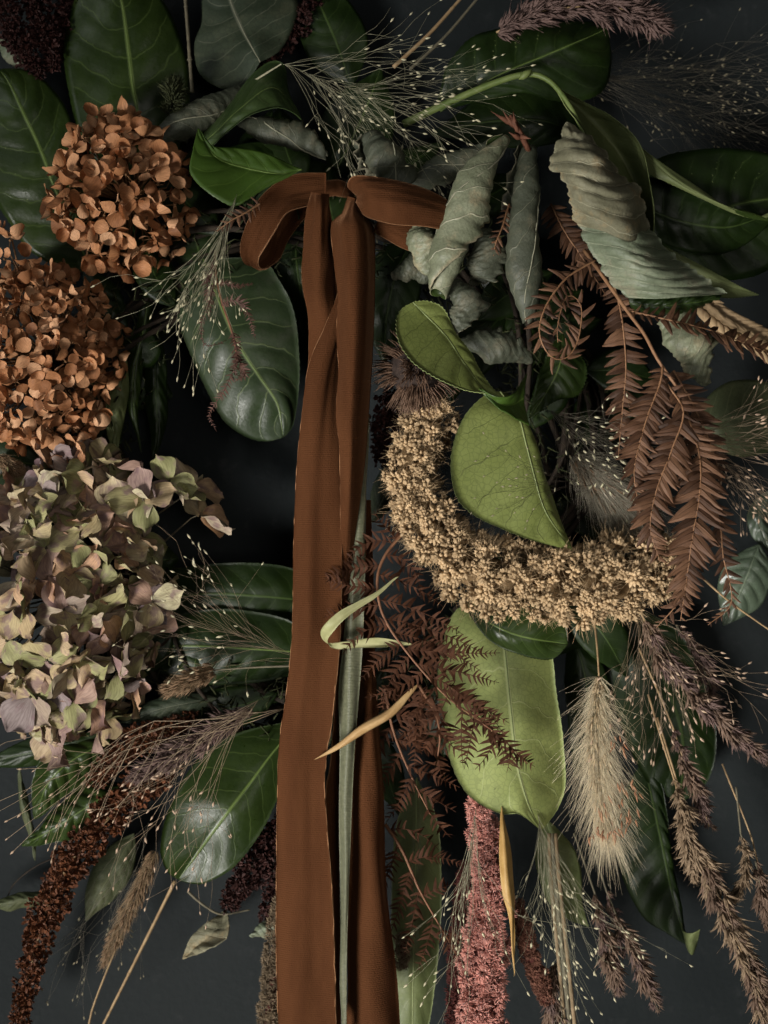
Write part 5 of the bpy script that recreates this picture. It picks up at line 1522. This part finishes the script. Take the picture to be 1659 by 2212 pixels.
blade('tan pointed grass blade crossing the brown tails', [[(730, 1606, 98), (780, 1566, 100), (840, 1530, 100), (885, 1490, 98)], [(677, 1642, 96), (735, 1612, 99), (785, 1574, 102), (845, 1538, 102), (905, 1476, 96)], [(735, 1617, 98), (790, 1582, 100), (850, 1546, 100), (890, 1500, 98)]], BLADE_T, BLADE_T, seed=2)
blade('golden dry blade hanging right along the pink tassel', [[(1080, 1780, 86), (1078, 1850, 90), (1086, 1930, 92), (1098, 1980, 90)], [(1084, 1740, 82), (1088, 1800, 92), (1092, 1870, 95), (1102, 1950, 93), (1112, 2110, 84)], [(1092, 1780, 86), (1104, 1850, 88), (1112, 1930, 88), (1111, 1980, 88)]], BLADE_Y, BLADE_Y, seed=3)

# ================================================================== airy seed sprays
SEED_PALE = mat_plain('seed_pale', (.46, .42, .27), (.6, .56, .38), .6, 800, .2)
SEED_PINK = mat_plain('seed_blush', (.40, .28, .19), (.52, .38, .27), .6, 800, .2)
SEED_DIM = mat_plain('seed_dim', (.22, .19, .12), (.32, .28, .18), .6, 800, .2)
FINE_PALE = mat_plain('fine_stem_pale', (.26, .25, .16), (.36, .34, .23), .6, 300, 0)
FINE_TAN = mat_plain('fine_stem_tan', (.24, .175, .11), (.34, .255, .17), .6, 300, 0)
FINE_DIM = mat_plain('fine_stem_dim', (.11, .10, .07), (.17, .15, .11), .6, 300, 0)
sm_p, sm_k, sm_d = seed_mesh('seed_pale', SEED_PALE), seed_mesh('seed_blush', SEED_PINK, .0032, .00058), seed_mesh('seed_dim', SEED_DIM, .0024, .00045)
spray('dense airy spray of pale seeds fanning out at top centre', (608, 138, 72), 62, -24, 62, 130, 370, (62, 100), sm_p, FINE_PALE, 101, stem=[(540, 180, 50)], spread=30, sag=.12, root=.55)
spray('faint seed spray scattered against the dark wall at top right', (1180, 150, 36), 58, -18, 36, 190, 560, (8, 40), sm_d, FINE_DIM, 102, r=.09, spread=34, subs=(3, 6), maxseeds=290, seedscale=(.7, 1.1))
spray('slender seed spray dangling left of the bow, pale green stems', (512, 418, 92), 26, 98, 124, 130, 390, (86, 104), sm_p, FINE_PALE, 103, r=.16, subs=(2, 5), spread=9, sub_len=(.08, .25))
spray('wispy seed spray fanning left from the ribbon over the dark leaves', (680, 1430, 80), 26, 165, 232, 160, 400, (62, 100), sm_p, FINE_TAN, 104, r=.09, spread=34, subs=(2, 4), root=.55)
spray('arching tan stems with hanging branchlets at lower left', (620, 1530, 82), 6, 164, 178, 330, 640, (70, 92), sm_k, FINE_TAN, 105, r=.26, spread=25, subs=(6, 9), sub_len=(.1, .3), sag=.2, root=.12, subsag=.9)
spray('loose seed spray hanging over the big dark laurel leaf at lower left', (560, 1510, 84), 20, 108, 158, 200, 430, (74, 98), sm_k, FINE_TAN, 106, r=.14, spread=24, subs=(2, 4))
spray('blush seeded spray fanning out at the right edge beside the fern', (1440, 930, 72), 46, -24, 62, 130, 340, (62, 108), sm_k, FINE_TAN, 107, r=.12, spread=28, subs=(2, 4))
spray('blush seeded spray hanging below the millet, behind the cream plume', (1370, 1300, 70), 44, 20, 108, 110, 360, (66, 104), sm_k, FINE_TAN, 108, r=.13, spread=22, subs=(2, 4))
spray('thin pale spray falling in front of the pink tassel', (1028, 1745, 98), 22, 86, 108, 150, 430, (88, 106), sm_p, FINE_PALE, 109, r=.14, spread=9, subs=(1, 3), sub_len=(.08, .2))
spray('fine pale grass hanging right of the pink tassel over a thin leaf', (1160, 1750, 74), 44, 58, 100, 110, 440, (66, 88), sm_p, FINE_PALE, 110, r=.12, spread=12, subs=(1, 4), sub_len=(.08, .2))
spray('tangled spray in the gap between light leaf and fern', (1180, 880, 74), 30, -5, 80, 80, 260, (68, 96), sm_p, FINE_DIM, 111, r=.12, spread=40)
spray('small dark spray lying on the big light green leaf', (1290, 1050, 112), 8, 165, 215, 100, 230, (116, 120), sm_d, TWIG, 112, r=.1, spread=30, subs=(2, 4), seedscale=(.5, .9))
spray('sparse spray crossing the wall at the lower left corner', (330, 1760, 40), 14, 95, 140, 200, 440, (8, 40), sm_d, FINE_DIM, 113, r=.1, spread=30)
